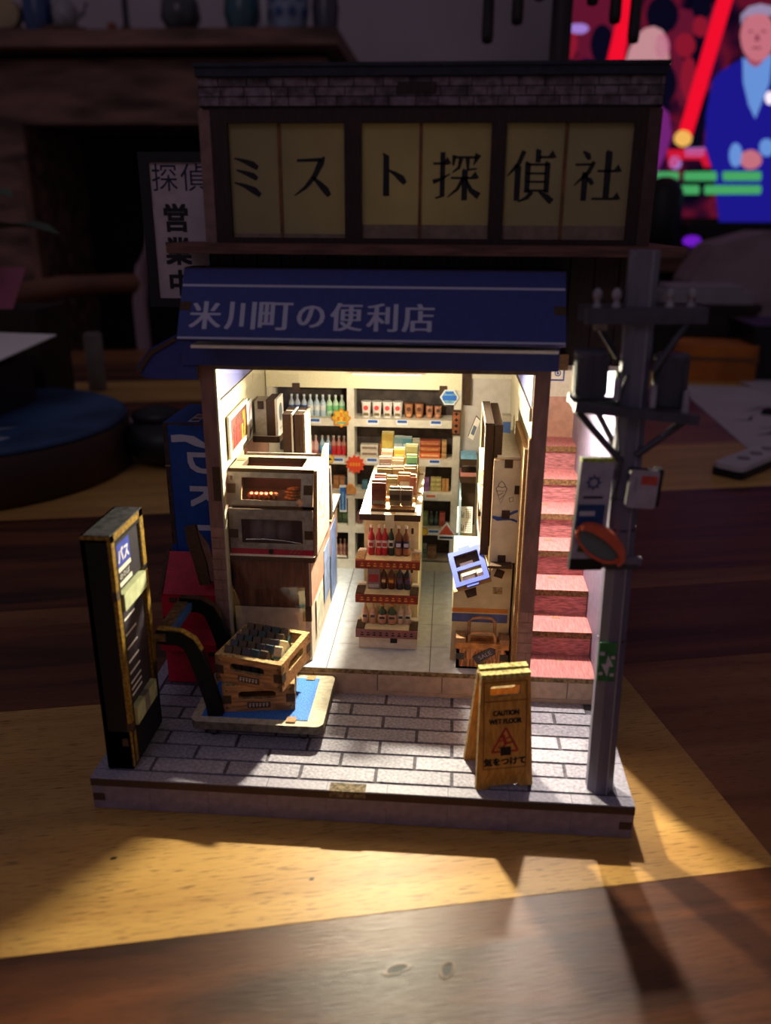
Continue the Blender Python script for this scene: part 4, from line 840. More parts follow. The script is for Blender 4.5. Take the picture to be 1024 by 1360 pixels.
part(B().box(136.5, 145, 118, 142, 100.4, 102, 0, 1, 2), 'board', [CREAM, MDFL], lg)
# magazine stand right of the shelf unit
ms = thing('magazine_stand', 'narrow stepped magazine stand between the shelving and tall rack', 'stand', (126, 146, ZF), world=True)
part(B().box(122.6, 123.4, 128, 160, ZF, 72, 0), 'side_board', [mat('stand_blue', '#a8c4d4', .6, .1, 300)], ms)
part(B().box(123.4, 130.4, 150, 160, ZF, 78, 0), 'body', [MDF], ms)
for y, z, c in ((146, 86, PBL), (146, 77.6, mat('mag_pink', '#d08a84', .5, .1, 300))):
    s_ = part(B().box(122.8, 130.2, y, 160, z - 3.4, z, 0, 1, 2), 'shelf', [c, MDF], ms); sub(B().box(122.8, 130.2, y - .6, y, z - .2, z + 1.6), 'lip', c, s_)
for y, z in ((128, 52), (130, 44)): part(B().box(123.4, 130.6, y, 152, z - 1, z, 0, 1, 2), 'shelf', [CREAM, MDF], ms)
part(B().box(123.6, 126.4, 159, 160.6, 70, 75), 'joint_tab', [MDF], ms)
part(B().box(123.4, 130.6, 131, 132, 40, 52).box(126, 127, 129, 130, 44.6, 50), 'divider', [MDFL], ms)
ob = thing('open_magazine', 'open magazine with printed pages leaning in the magazine stand', 'magazine', (126, 132, 55.4), world=True)
OM = FR((121.8, 129.6, 55.6), (1, 0, 0), (0, 2.2, 11.6))
pg = part(B().mbox(OM, 7, 5.9, .5).prism(rect(0, 7, 6, 12), OM, .5), 'page', [WHITE], ob)
bb = B()
for r_ in range(2):
    for i in range(5): bb.prism(rect(.9 + .5 * i, 1.15 + .5 * i, .9 + 6 * r_, 2 + 6 * r_ + (i * 7 % 5) * .5), OM, .05, n0=.5)
    for i in range(3):
        for j in range(5): bb.prism(rect(4 + .9 * i, 4.4 + .9 * i, .8 + .95 * j + 6 * r_, 1.2 + .95 * j + 6 * r_), OM, .05, n0=.5)
sub(bb, 'page_print', INK, pg)
wx_ = thing('tilted_packet', 'white packet with dark print tilted beside the tall rack', 'packet', (128.5, 140, 97), world=True)
part(B().prism([(125.6, 98.4), (127.8, 97), (130.6, 106), (128.8, 107.8)], FRONT(0, 140, 0), 3, 0, 1), 'body', [WHITE, MDF], wx_)
part(B().prism([(126.6, 100), (128, 99.2), (129.2, 103), (127.9, 104)], FRONT(0, 137, 0), .1), 'print', [mat('packet_navy', '#5a6a84', .5, .1, 300)], wx_)
# low striped cabinet with blue case and baskets
lc = thing('low_cabinet', 'low cream cabinet with orange and blue stripes by the right pillar', 'cabinet', (131, 85, ZF), world=True)
part(B().box(134, 142.3, 71.4, 100, ZF, 65.4).prism([(71.4, ZF), (100, ZF), (100, 65.4), (86, 65.4), (71.4, 53.6)], RIGHT(120.4, 0, 0), 13.6), 'body', [mat('cabinet_cream', '')], lc)
fp = part(B().prism([(120, ZF), (142.6, ZF), (142.6, 65.8), (135.4, 65.8), (133.6, 58.6), (120.6, 53.4)], FRONT(0, 71.4, 0), 1.4, 0, 1), 'front_panel', [mat('lowcab_front', '#cfbf94', .6, .06, 200), MDFL], lc)
sub(B().box(120.2, 141.8, 69.85, 70, 45.2, 46.9), 'stripe', mat('stripe_orange', '#c8782a', .5, .05, 300), fp)
sub(B().box(120.2, 141.8, 69.85, 70, 41, 44.6), 'stripe', mat('stripe_blue', '#4a5890', .5, .15, 200), fp)
sub(B().box(135.6, 139.2, 69.8, 70, 53.4, 56.2), 'label_print', mat('label_brown', '#9a8058', .5, .3, 600), fp)
sub(B().prism([(-2, -1), (1.2, -2), (2.2, 1), (-.8, 2.2)], FRONT(137.6, 69.9, 62), .3), 'joint_tab', MDF, fp)
part(B().prism([(133, 66), (142, 66), (142, 72), (136, 74)], TOP(0, 0, 65.8), 1, 0, 1), 'top_edge', [MDF, MDF], lc)
cs = thing('blue_case', 'open blue two-compartment case tilted on the low cabinet', 'case', (126, 73, 62), world=True)
cu = Vector((133.9 - 121.2, 0, 4.9)); cv = Vector((118.5 - 121.2, 12, 9.3)); cu.normalize(); cn = cu.cross(cv).normalized(); cv2 = cn.cross(cu)
CM = FR((121.4, 67.2, 56.4), cu, cv2)
CB = mat('case_blue', '#4a5cc8', .5, .05, 300)
f_ = part(B().ring(rect(0, 13.6, 0, 7.4), rect(2, 11.6, 1.8, 6.6), CM, .6, 0).ring(rect(0, 13.6, 7.4, 15.4), rect(2, 11.6, 8.2, 13.4), CM, .6, 0), 'frame', [CB], cs)
part(B().ring(rect(0, 13.6, 0, 15.4), rect(.8, 12.8, .8, 14.6), CM, 3, 0, 1), 'tray_side', [MDFL, MDFL], cs).location = Vector(-cn * 3) * S
part(B().prism(rect(.6, 13, .6, 14.8), CM, .4, n0=-3), 'tray_floor', [mat('case_inside', '#6e5a3c', .6, .2, 300)], cs)
for u, v, w, h in ((3, 2.8, 5, 1.6), (3, 5, 5.6, 1.2), (9, 3.4, 2.2, 2.6), (3.4, 9, 5.2, 1.8)): part(B().prism(rect(u, u + w, v, v + h), CM, .5, n0=-2.2), 'card', [CREAM], cs)
for u, v in ((4.4, -1.2), (4.4, 14.6)): part(B().prism(rect(u, u + 4.6, v, v + 2), CM, .8, n0=-.4), 'hinge_tab', [CB], cs)
part(B().prism([(2.6, -1), (7.2, -1), (6.8, -4.2), (3, -4.2)], CM, .6, n0=-2.4), 'joint_tab', [MDF], cs)
BK = mat('basket_wood', '#d0905c', .6, .3, 300, (5, 1, .6)); BKD = mat('basket_dark', '#8a5a34', .6, .25, 300, (5, 1, .6))
for i, (dy, dz, lb) in enumerate(((0, 0, 'front tan shopping basket with dark SALE tag on the shop floor'), (5.2, 3.6, 'rear tan shopping basket nested behind the one with a SALE tag'))):
    bk = thing('shopping_basket', lb, 'basket', (132, 68 + dy, ZF + .1 + dz), world=True, group='shopping baskets')
    y = 63.8 + dy * 1.0; z = ZF + .1 + dz
    if i == 1: z = ZF + .1
    hz_ = 36.5 + dz - ZF
    part(B().box(122.3, 142.4, y, y + 1.2, z, z + 8.6, 0).box(122.5, 142.2, y + 3.8, y + 5, z, z + 8.6).box(122.3, 123.5, y, y + 5, z, z + 8.6).box(141.2, 142.4, y, y + 5, z, z + 8.6).box(122.6, 142, y, y + 5, z, z + .8), 'body', [BK], bk)
    w_ = B()
    for k in range(10): w_.mbox(FRONT(123.6 + k * 1.95, y, z + 1 + (k % 2) * 3.6), .5, 3, .15)
    part(w_, 'weave', [BKD], bk)
    part(B().box(122, 142.6, y - .3, y + 1.5, z + 8.6, z + 11.2), 'rim', [mat('basket_rim', '#c98a4a', .6, .2, 300)], bk)
    part(B().box(122, 125.8, y - .2, y + 4.4, z + 11.2, z + 13.2).box(138.8, 142.6, y - .2, y + 4.4, z + 11.2, z + 13.0), 'corner_block', [MDFL], bk)
    zt = z + 11.2 + (3.8 if i else 0)
    part(B().tube([(127, y + .8, z + 10.6), (127.1, y + .8, zt + 2.6), (128.4, y + .8, zt + 4), (132, y + .8, zt + 4.4), (135.8, y + .8, zt + 4), (137.1, y + .8, zt + 2.6), (137.2, y + .8, z + 10.6)], .62, 8), 'handle', [mat('basket_handle', '#c09060', .5, .15, 300)], bk)
    if i == 0:
        for x in (122.2, 139.2): part(B().box(x, x + 3.2, y - .4, y, z + 4, z + 6.6), 'joint_tab', [mat('tab_dark', '#4a443c', .7, .2, 400)], bk)
        TM = FR((133.4, y - .3, z + 6.4), (.84, 0, .54), (-.54, 0, .84))
        tg = part(B().prism([(-4.6, -1.7), (3.4, -1.7), (4.8, 0), (3.4, 1.7), (-4.6, 1.7)], TM, .4), 'sale_tag', [mat('tag_grey', '#45424c', .5, .1, 300)], bk)
        sub(text(B(), 'SALE', TM, w=5.4, h=1.7, lift=.45), 'lettering', mat('tag_letter', '#a8a4b0', .5, 0), tg)
        part(B().box(130.6, 134, y - .35, y, z + .4, z + 2.6), 'joint_tab', [mat('tab_dark', '')], bk)

# ------------------------------------------------------------------ bus stop sign
bs = thing('bus_stop_sign', 'tall black and gold bus stop sign at the front left corner', 'bus stop sign', (9, 20, ZB), world=True)
BX0, BX1, BY0, BY1, BZ1 = 4.3, 14.0, 5.4, 32.6, 97.8
part(B().box(BX0, BX1 - 1.2, BY0, BY0 + 2, ZB, BZ1).box(BX0, BX1 - 1.2, BY1 - 2, BY1, ZB, BZ1).box(BX0, BX0 + 1.5, BY0, BY1, ZB, BZ1).box(BX0, BX1 - 1.2, BY0, BY1, BZ1 - 2, BZ1).box(BX0, BX1 - .8, BY0, BY1, ZB, 27.6), 'casing', [BLACK], bs)
fr = part(B().ring(rect(BY0, BY1, 14, BZ1), rect(9.2, 29, 27.6, 94), RIGHT(BX1 - 1.2, 0, 0), 1.2, 0, 1), 'face_frame', [BLACK, GOLD], bs)
sub(B().box(BX1, BX1 + .15, BY0, BY0 + 2.3, 29, 76).box(BX1, BX1 + .15, BY0, BY0 + 2.3, 78.5, BZ1).box(BX1, BX1 + .15, BY0 + 1, BY0 + 3, 15, 27).box(BX1, BX1 + .15, BY0, BY1, BZ1 - 2.4, BZ1).box(BX1, BX1 + .15, BY1 - 3, BY1, 40, 76).box(BX1, BX1 + .15, BY1 - 3, BY1, 78, BZ1), 'gold_edging', GOLD, fr)
sub(B().box(BX0, BX1, BY0 - .12, BY0, BZ1 - 1.2, BZ1), 'gold_edging', GOLD, fr)
sub(B().box(BX0 + 1, BX1, BY0, BY1, BZ1, BZ1 + .3), 'top_cap', mat('cap_grey', '#3b3a3c', .7, .3, 500), fr)
for z in (76, 28): sub(B().box(BX1 - 1.5, BX1 + .2, BY0 - .2, BY0 + 2, z, z + 3), 'joint_tab', MDF, fr)
sub(B().box(BX0 + 6, BX0 + 8, BY0 - .15, BY0, 22, 25), 'joint_tab', MDF, fr)
pn = part(B().box(BX1 - 1.1, BX1 - .6, 9, 29, 77.4, 94), 'bus_panel', [mat('panel_dark', '#26222a', .6, .1, 300)], bs)
sub(B().box(BX1 - .6, BX1 - .45, 9, 20.5, 85.2, 92.8), 'blue_plate', mat('bus_blue', '#3a48a8', .5, .05, 300), pn)
sub(text(B(), 'バス', RIGHT(BX1 - .42, 15.0, 88.8), w=8.6, h=4.6, bold=(.12, .12)), 'lettering', WHITE, pn)
sub(B().box(BX1 - .6, BX1 - .45, 9, 20.5, 83.4, 84.8).box(BX1 - .6, BX1 - .45, 9, 20.5, 78.4, 79.8), 'cream_line', CREAM, pn)
sub(text(B(), 'のりば', RIGHT(BX1 - .58, 15, 81.6), w=8, h=2), 'lettering', WHITE, pn)
part(B().box(BX1 - 5, BX1 + .9, 9.3, 28.6, 70.6, 76.6, 0), 'cream_bar', [mat('bar_cream', '#b9c096', .6, .08, 300)], bs)
lb_ = part(B().box(BX1 - 5, BX1 + .9, 9.5, 28.4, 28, 34.6, 0), 'cream_bar', [mat('bar_cream', '')], bs)
sub(B().box(BX1 - 4.9, BX1 + 1, 17, 21, 28.2, 34.7), 'print', mat('bar_grey', '#8a8478', .6, .1, 300), lb_)
tt = part(B().box(BX1 - 1.4, BX1 - .9, 9, 29, 35, 70), 'timetable', [mat('timetable_dark', '#3a323c', .6, .15, 400)], bs)
for i, z in enumerate((66, 60.5, 55.4, 50.4, 46.2, 42.6, 40.2, 38)):
    sub(B().box(BX1 - .9, BX1 - .7, 9.6, 20, z, z + .6).box(BX1 - .9, BX1 - .7, 9.6, 10.6, z - 1.2, z + .6), 'line', WHITE, tt)

# ------------------------------------------------------------------ utility pole with its fittings, and what hangs on it
TL = -1.15
up_ = thing('utility_pole', 'grey faceted utility pole with crossarm and transformers at the front right corner', 'utility pole', (169.9, 9.4, ZB), tilt=(0, R(TL), 0))
def octa(r, a0=22.5): return [(r * math.cos(R(a0 + 45 * i)), r * math.sin(R(a0 + 45 * i))) for i in range(8)]
bb = B(); n = 8
vs = [(x, y, 0) for x, y in octa(4.5)] + [(x, y, 170) for x, y in octa(4.1)]
bb.add(vs, [tuple(range(7, -1, -1)), tuple(range(8, 16))] + [(i, (i + 1) % 8, 8 + (i + 1) % 8, 8 + i) for i in range(8)])
sh = part(bb, 'shaft', [POLE], up_)
SEAM = mat('pole_seam', '#34323c', .6, .1, 300); PEDGE = mat('pole_edge', '#8c8896', .4, .05, 300, spec=.6)
for z in (55.4, 101.5, 92): sub(B().lathe([(4.5, 0), (4.5, .35)], (0, 0, z), 8), 'seam', SEAM, sh)
a_ = octa(4.52)
bb = B(); bb.tube([(a_[6][0], a_[6][1], 0), (a_[6][0] * .91, a_[6][1] * .91, 170)], .28, 5); sub(bb, 'edge_strip', PEDGE, sh)
# green direction sticker
gs = part(B().box(-4.3, .9, -4.5, -4.2, 42.6, 56), 'green_sticker', [mat('sticker_green', '#2e6a3c', .5, .1, 300)], up_)
sub(B().prism([(-1.6, 51.8), (.3, 47.8), (-1, 47.8), (-1.4, 44.2), (-3.4, 48.6), (-2, 48.6)], FRONT(0, -4.5, 0), .08), 'arrow_print', mat('sticker_pale', '#b9aeb4', .5, 0), gs)
sub(B().box(-4, -2.6, -4.6, -4.5, 51.6, 52.8).box(-.6, .6, -4.6, -4.5, 50.4, 51.4).box(-4, -2.8, -4.6, -4.5, 44.8, 45.8).box(-.6, .6, -4.6, -4.5, 44.4, 45.4), 'print', mat('sticker_pale', ''), gs)
ad = part(B().box(-5.1, -4.2, -1.6, 1.4, 128, 138), 'green_plate', [mat('plate_green', '#3f5a34', .6, .2, 300)], up_)
# crossarm on top with insulators
ca = part(B().box(-15, 16.5, -6, -3.4, 151.4, 155.6, 0), 'crossarm', [POLED], up_)
part(B().box(-15.4, 17, 3.4, 5.6, 151.4, 155.6, 0), 'crossarm', [POLED], up_)
INS = mat('insulator', '#8d8692', .5, .1, 300)
for x in (-12.2, -7.2, 6.6, 12):
    part(B().lathe([(1.1, 0), (1.25, .8), (.75, 1.2), (.75, 2.2), (1.2, 2.6), (1.2, 4.2), (.7, 4.6), (.6, 5)], (x, -4.7, 155.6), 8), 'insulator', [INS], up_)
part(B().lathe([(1, 0), (1.1, 3), (.6, 4.2)], (14.6, 4.4, 155.6), 8), 'insulator', [BLACK], up_)
part(B().tube([(11.6, -4.7, 151.6), (4, -4.4, 138.6)], 1.0, 6), 'brace', [POLED], up_)
part(B().tube([(-11, 4.6, 151.6), (-4, 3.8, 141)], .9, 6), 'brace', [POLED], up_)
part(B().box(-12.6, -9.4, -6.4, -3.4, 149.8, 151.5), 'clamp', [mat('clamp_tan', '#6a5a50', .6, .1, 300)], up_)
# transformer platform
pf = B()
PFM = FR((-17, -6.4, 128.2), (1, 0, -.105), (0.105, 0, 1))
part(B().mbox(PFM, 33.6, 2.6, 2.2).mbox(FR((-17, 6.6, 128.2), (1, 0, -.105), (.105, 0, 1)), 33.6, 2.6, 2.2), 'platform_beam', [POLED], up_)
part(B().mbox(FR((-16.8, -6.2, 128.8), (1, 0, -.105), (0, 1, 0)), 33, 12.4, .9), 'platform_board', [POLED], up_)
TRM = mat('transformer_grey', '#484653', .55, .15, 300, (1, 1, .2))
for x, z, h in ((-12, 131, 12.6), (9.6, 128.6, 14)):
    tr = part(B().lathe([(4.3, 0), (4.6, .5), (4.6, h - 1.2), (4.8, h - .8), (4.8, h - .2), (3.9, h + .4)], (x, -.6, z), 16, smooth=False), 'transformer', [TRM], up_)
    bb = B()
    for i in range(12):
        an = R(180 + i * 15 + 7); bb.box(x + 4.62 * math.cos(an) - .22, x + 4.62 * math.cos(an) + .22, -.6 + 4.62 * math.sin(an) - .22, -.6 + 4.62 * math.sin(an) + .22, z + .8, z + h - 1.6)
    sub(bb, 'cooling_rib', POLED, tr)
for x, z in ((-5.6, 131), (4.2, 129.2), (13, 127.6)):
    part(B().lathe([(.95, 0), (.95, 5.6), (.6, 6.2)], (x, -6.2, z), 8), 'bushing', [INS], up_)
part(B().tube([(-15.4, -5, 127.6), (-2.4, -4.2, 113)], 1.05, 6), 'brace', [POLED], up_)
part(B().tube([(-9.6, 3, 127.4), (-2.6, 3.2, 115)], .9, 6), 'brace', [POLED], up_)
part(B().tube([(13.4, -5, 125), (1.4, -4.4, 115)], 1.15, 6), 'brace', [POLED], up_)
part(B().tube([(-2.6, -4.4, 138), (-4.4, -4.8, 132), (-5.2, -4.8, 127), (-3.6, -4.8, 119), (-2.8, -4.8, 110), (-4.4, -4.6, 102)], .35, 6), 'cable', [POLED], up_)
for z in (108.6, 80.2): part(B().box(-9.6, -3.6, -3.4, -1.6, z, z + 2.2), 'bracket_arm', [POLE], up_)
part(B().box(-7.6, -5.4, -3.2, -1.2, 86, 109), 'bracket_post', [POLE], up_)
part(B().box(-4.6, 4.6, -4.7, -3.4, 80.4, 82.2), 'band', [POLED], up_)
part(B().ball((4.8, -1.5, 81.8), .8, 8), 'bolt', [mat('bolt_brass', '#b8a860', .35, .1, 300, metal=.6)], up_)
def hung(*a, **k): return thing(*a, **k)
hs = thing('street_sign', 'white hanging street sign with a blue wheel emblem on the utility pole', 'sign', (157.6, 5, 93), tilt=(0, R(1.6), R(10)))
part(B().box(-4.8, 4.8, -1, 1, 0, 33, 0, 1, 1), 'board', [mat('street_sign_print', '#a09aa8', .6, .06, 300), BLACK], hs)
part(B().box(-4.9, 4.9, -1.1, 1.1, 0, 3.6), 'foot_band', [BLACK], hs)
part(B().box(-4.8, 4.8, -1, 1, 33, 34.2), 'top_edge', [mat('sign_top_green', '#9aa83a', .7, .25, 900, bump=.6)], hs)  # rough yellow-green top edge
bb = B(); bb.ring(circ(0, 0, 1.7, 18), circ(0, 0, 1.15, 18), FRONT(-.6, -1, 27), .12)
for i in range(8): bb.prism(circ(1.95 * math.cos(R(45 * i)), 1.95 * math.sin(R(45 * i)), .34, 6), FRONT(-.6, -1, 27), .12)
part(bb, 'wheel_emblem', [mat('emblem_blue', '#2c3f6c', .5, .05, 300)], hs)
part(B().box(-3.2, 2.6, -1.1, -1, 22.2, 22.9), 'line_print', [INK], hs)
bp_ = part(B().box(-4.4, 3.6, -1.12, -1, 11.6, 20.4), 'blue_panel', [mat('street_blue', '#23406e', .5, .08, 300)], hs)
sub(B().box(-3.8, .8, -1.2, -1.12, 17, 18.4), 'text_bar', mat('sticker_pale', ''), bp_)
part(B().prism([(-1.7, -.6), (1.7, -.6), (1.7, .7), (.6, 1.6), (-.4, 2.2), (-1.3, 1.1)], FRONT(-1.6, -1, 6.4), .12), 'green_print', [mat('street_green', '#3a5a30', .5, .1, 300)], hs)
mt_ = thing('meter_box', 'small grey meter box with a red label on the utility pole', 'meter box', (171, 3.2, 113.4), tilt=(0, R(2.5), 0))
part(B().prism(rrect(-4.1, 4.1, 0, 11.2, .8, 3), FRONT(0, 1.4, 0), 2.6, 0, 1), 'box', [mat('meter_print', '#9a929e', .55, .06, 300), BLACK], mt_)
part(B().box(3.2, 5.2, -.6, 3, .6, 11.4), 'side_plate', [BLACK], mt_)
part(B().box(-.8, 3.7, -1.32, -1.2, 7, 9.6), 'red_label', [mat('meter_red', '#b8463c', .5, .1, 600)], mt_)
part(B().box(-2.4, -1.8, -1.3, -1.2, 5, 9), 'line_print', [mat('meter_grey', '#7d7684', .5, 0)], mt_)
mr_ = thing('traffic_mirror', 'tilted oval traffic mirror with orange hood on the utility pole', 'mirror', (161, 3.2, 101.4))
ax = Vector((.8, 0, -.62)).normalized(); ay = Vector((.62, 0, .8)).normalized()
MR = FR((-.4, 0, .4), ax, ay)
part(B().prism(circ(0, 0, 7.8, 20, 4), MR, 1.6, n0=-1.8), 'back_shell', [mat('mirror_orange_dark', '#8a3a2a', .5, .1, 300)], mr_)
part(B().ring(circ(0, 0, 8, 20, 4.2), circ(0, 0, 7.1, 20, 3.4), MR, 1.2), 'rim', [mat('mirror_orange', '#c8593c', .45, .06, 300)], mr_)
part(B().prism(circ(0, 0, 7.1, 20, 3.4), MR, .4), 'glass', [mat('mirror_glass', '#54666c', .25, .05, 100, spec=.6)], mr_)
arc = [R(a) for a in range(-14, 175, 9)]
part(B().prism([(8.4 * math.cos(a), 5.3 * math.sin(a) + .2) for a in arc] + [(7.6 * math.cos(a), 2.5 * math.sin(a)) for a in reversed(arc)], MR, 2.6, n0=.6), 'hood', [mat('mirror_orange', '')], mr_)
part(B().box(3.8, 12.6, .4, 2, -6, -4), 'arm', [POLE], mr_)

# ------------------------------------------------------------------ wet floor sign
ws = thing('wet_floor_sign', 'yellow folding wet floor caution sign standing on the pavement', 'sign', (136.9, 13.2, ZB), 13)
ZT = 39.4
def panel(y0, y1, name):
    P = [(-9.6, 0), (-5.6, 0), (-5, 1.1), (4.6, 1.1), (5.4, 0), (9.6, 0), (8.2, ZT), (-8.2, ZT)]
    hole = rrect(-5.2, 5.2, 32.2, 36, 1.2, 4)
    M = FR((0, y0, .02), (1, 0, 0), (0, y1 - y0, ZT)); b_ = B()
    # body below and around the grip hole
    b_.prism([(-9.6, 0), (-5.6, 0), (-5, 1.1), (4.6, 1.1), (5.4, 0), (9.6, 0), (8.55, 29.4), (-8.55, 29.4)], M, 1.8, 0, 1, -.9)
    b_.v = b_.v; b_.ring([(-8.55, 29.4), (8.55, 29.4), (8.2, ZT), (-8.2, ZT)], hole, FR(M @ Vector((0, 0, -.9)), (1, 0, 0), (0, y1 - y0, ZT)), 1.8, 0, 1)
    return part(b_, name, [YEL, CRATEL], ws), M
pf_, MF = panel(-6.4, -1.0, 'front_panel')
pb_, MB_ = panel(9.8, 2.6, 'rear_panel')
part(B().box(-8.2, 8.2, -2.2, 1.0, ZT - .9, ZT + .6, 0).box(-7.9, 8.3, 1.0, 3.6, ZT - .6, ZT + 1.2, 0), 'hinge_cap', [mat('sign_top_mdf', '#b8a860', .7, .3, 900)], ws)
def pr_(b_, name, m): return sub(b_, name, m, pf_)
bb = B()
for P in (rect(-7.4, 7.4, 30.6, 30.95), rect(-7.4, -7.05, 7, 37.4), rect(6.9, 7.25, 7, 37.4), rect(-7.4, 7.3, 37.2, 37.5), rect(-7.4, 7.3, 6.9, 7.2)): bb.prism(P, MF, .06, n0=.9)
pr_(bb, 'border_line', mat('sign_line', '#7a4a20', .6, .1, 300))
FM = lambda u, v: FR(MF @ Vector((u, v, .9)), (1, 0, 0), (0, 5.4, ZT))
pr_(text(B(), 'CAUTION', FM(.2, 26.6), w=8.6, h=1.7, bold=(.14, .1)), 'lettering', INK)
pr_(text(B(), 'WET FLOOR', FM(0, 23.7), w=10.8, h=1.7, bold=(.14, .1)), 'lettering', INK)
tri = [(-4.4, 13), (4.4, 13), (0.2, 21.4)]
RL = mat('sign_red', '#9c2a20', .5, .1, 300)
bb = B()
for i in range(3):
    p, q = tri[i], tri[(i + 1) % 3]; bb.ribbon([p, q], .75, MF @ Matrix.Translation((0, 0, .9)))
pr_(bb, 'warning_triangle', RL)
MM2 = MF @ Matrix.Translation((0, 0, .92))
bb = B(); bb.prism(circ(-.6, 18.3, .75, 10), MM2, .06); bb.ribbon([(-.4, 17.6), (.3, 15.6)], 1.2, MM2); bb.ribbon([(.3, 15.8), (2.4, 16.2)], .7, MM2); bb.ribbon([(.3, 15.6), (-1, 14.4), (-2.4, 14.6)], .7, MM2); bb.ribbon([(-.2, 17.4), (1.6, 18)], .5, MM2); bb.ribbon([(-.4, 17.2), (-2, 16.6)], .5, MM2)
pr_(bb, 'slipping_figure', RL)
pr_(B().prism(rect(-1.5, 2, 11.6, 14.6), MF, .1, n0=.92), 'joint_tab', BLACK)
pr_(text(B(), '気をつけて', FM(0, 9.5), w=14, h=2.7, bold=(.18, .12)), 'lettering', INK)
bb = B()
for i in range(7): bb.ribbon([(-7 + 2.1 * i, 1.8), (-5.4 + 2.1 * i, 5.6)], .3, MF @ Matrix.Translation((0, 0, .9)))
pr_(bb, 'hatching', mat('sign_hatch', '#b8741c', .6, .1, 300))

# ------------------------------------------------------------------ hand cart with two crates
ct_ = thing('hand_cart', 'flat hand cart with blue mat and black push handle on the pavement', 'cart', (51, 41, ZB), world=True)
pl_ = part(B().prism(rrect(27.6, 75.4, 23.6, 59, 3, 6), TOP(0, 0, 17.6), 3.2, 0, 1), 'platform', [CARTG, mat('cart_edge', '#6b6052', .7, .2, 500)], ct_)
sub(B().prism(rect(31, 69.6, 27, 55.6), TOP(0, 0, 20.8), .25), 'mat', MATBLUE, pl_)
for x, y in ((62, 25.2), (64.5, 54)): sub(B().box(x, x + 3.4, y, y + 3.2, 20.8, 21.4), 'joint_tab', MDFL, pl_)
for x in (35, 68):
    for y in (28, 54):
        cs_ = part(B().box(x - 1.8, x + 1.8, y - 2, y + 2, 16.4, 17.6).box(x - 1.2, x + 1.2, y - 1.6, y - 1.1, 14.4, 16.6).box(x - 1.2, x + 1.2, y + 1.1, y + 1.6, 14.4, 16.6), 'caster', [mat('caster_grey', '#4a464c', .5, .1, 300)], ct_)
        sub(B().lathe([(1.95, 0), (2.05, .4), (2.05, 1.4), (1.95, 1.8)], (0, 0, 0), 12), 'wheel', BLACK, cs_).matrix_local = Matrix.Translation(Vector((x - 51, y - 41 + .9, 15.05 - ZB)) * S) @ Matrix.Rotation(R(90), 4, 'X') @ Matrix.Translation(Vector((51, 41, ZB)) * S)
HB = mat('handle_black', '#101016', .65, .1, 300, spec=.15); HBL = mat('handle_blue', '#2c5490', .5, .1, 300)
hp = [(36, 20.9), (35.4, 26), (32.4, 38), (30, 46), (28.2, 49.6), (25, 51.6), (17, 52)]
def arm_poly(w):
    L_, R_ = [], []
    for i, p in enumerate(hp):
        a, c = Vector(hp[max(0, i - 1)]), Vector(hp[min(len(hp) - 1, i + 1)]); d = (c - a).normalized(); q = Vector((-d.y, d.x)) * w
        L_.append(tuple(Vector(p) + q)); R_.append(tuple(Vector(p) - q))
    return L_ + R_[::-1]
for y in (28.4, 54.2):
    a_ = part(B().ribbon(hp, 5.4, FRONT(0, y + 1.4, 0), 2.8), 'handle_arm', [HB], ct_)
    sub(B().ribbon(hp, 3.2, FRONT(0, y + 2.6, 0), 1.2), 'inner_strip', HBL, a_)
    op = []
    for i, p in enumerate(hp):
        d = (Vector(hp[min(len(hp) - 1, i + 1)]) - Vector(hp[max(0, i - 1)])).normalized(); op.append((p[0] + d.y * 2.8, p[1] - d.x * 2.8))
    sub(B().ribbon(op[3:], .5, FRONT(0, y + 1.4, 0), 2.6), 'top_edge', GOLD if y < 30 else MDF, a_)
gb = part(B().box(16.2, 20.4, 26.6, 57.4, 50.6, 53.4, 0), 'grip_bar', [mat('grip_edge', '#6a5234', .6, .3, 500)], ct_)
sub(B().box(20.4, 22, 28, 56, 50.4, 53), 'grip_lining', HBL, gb)
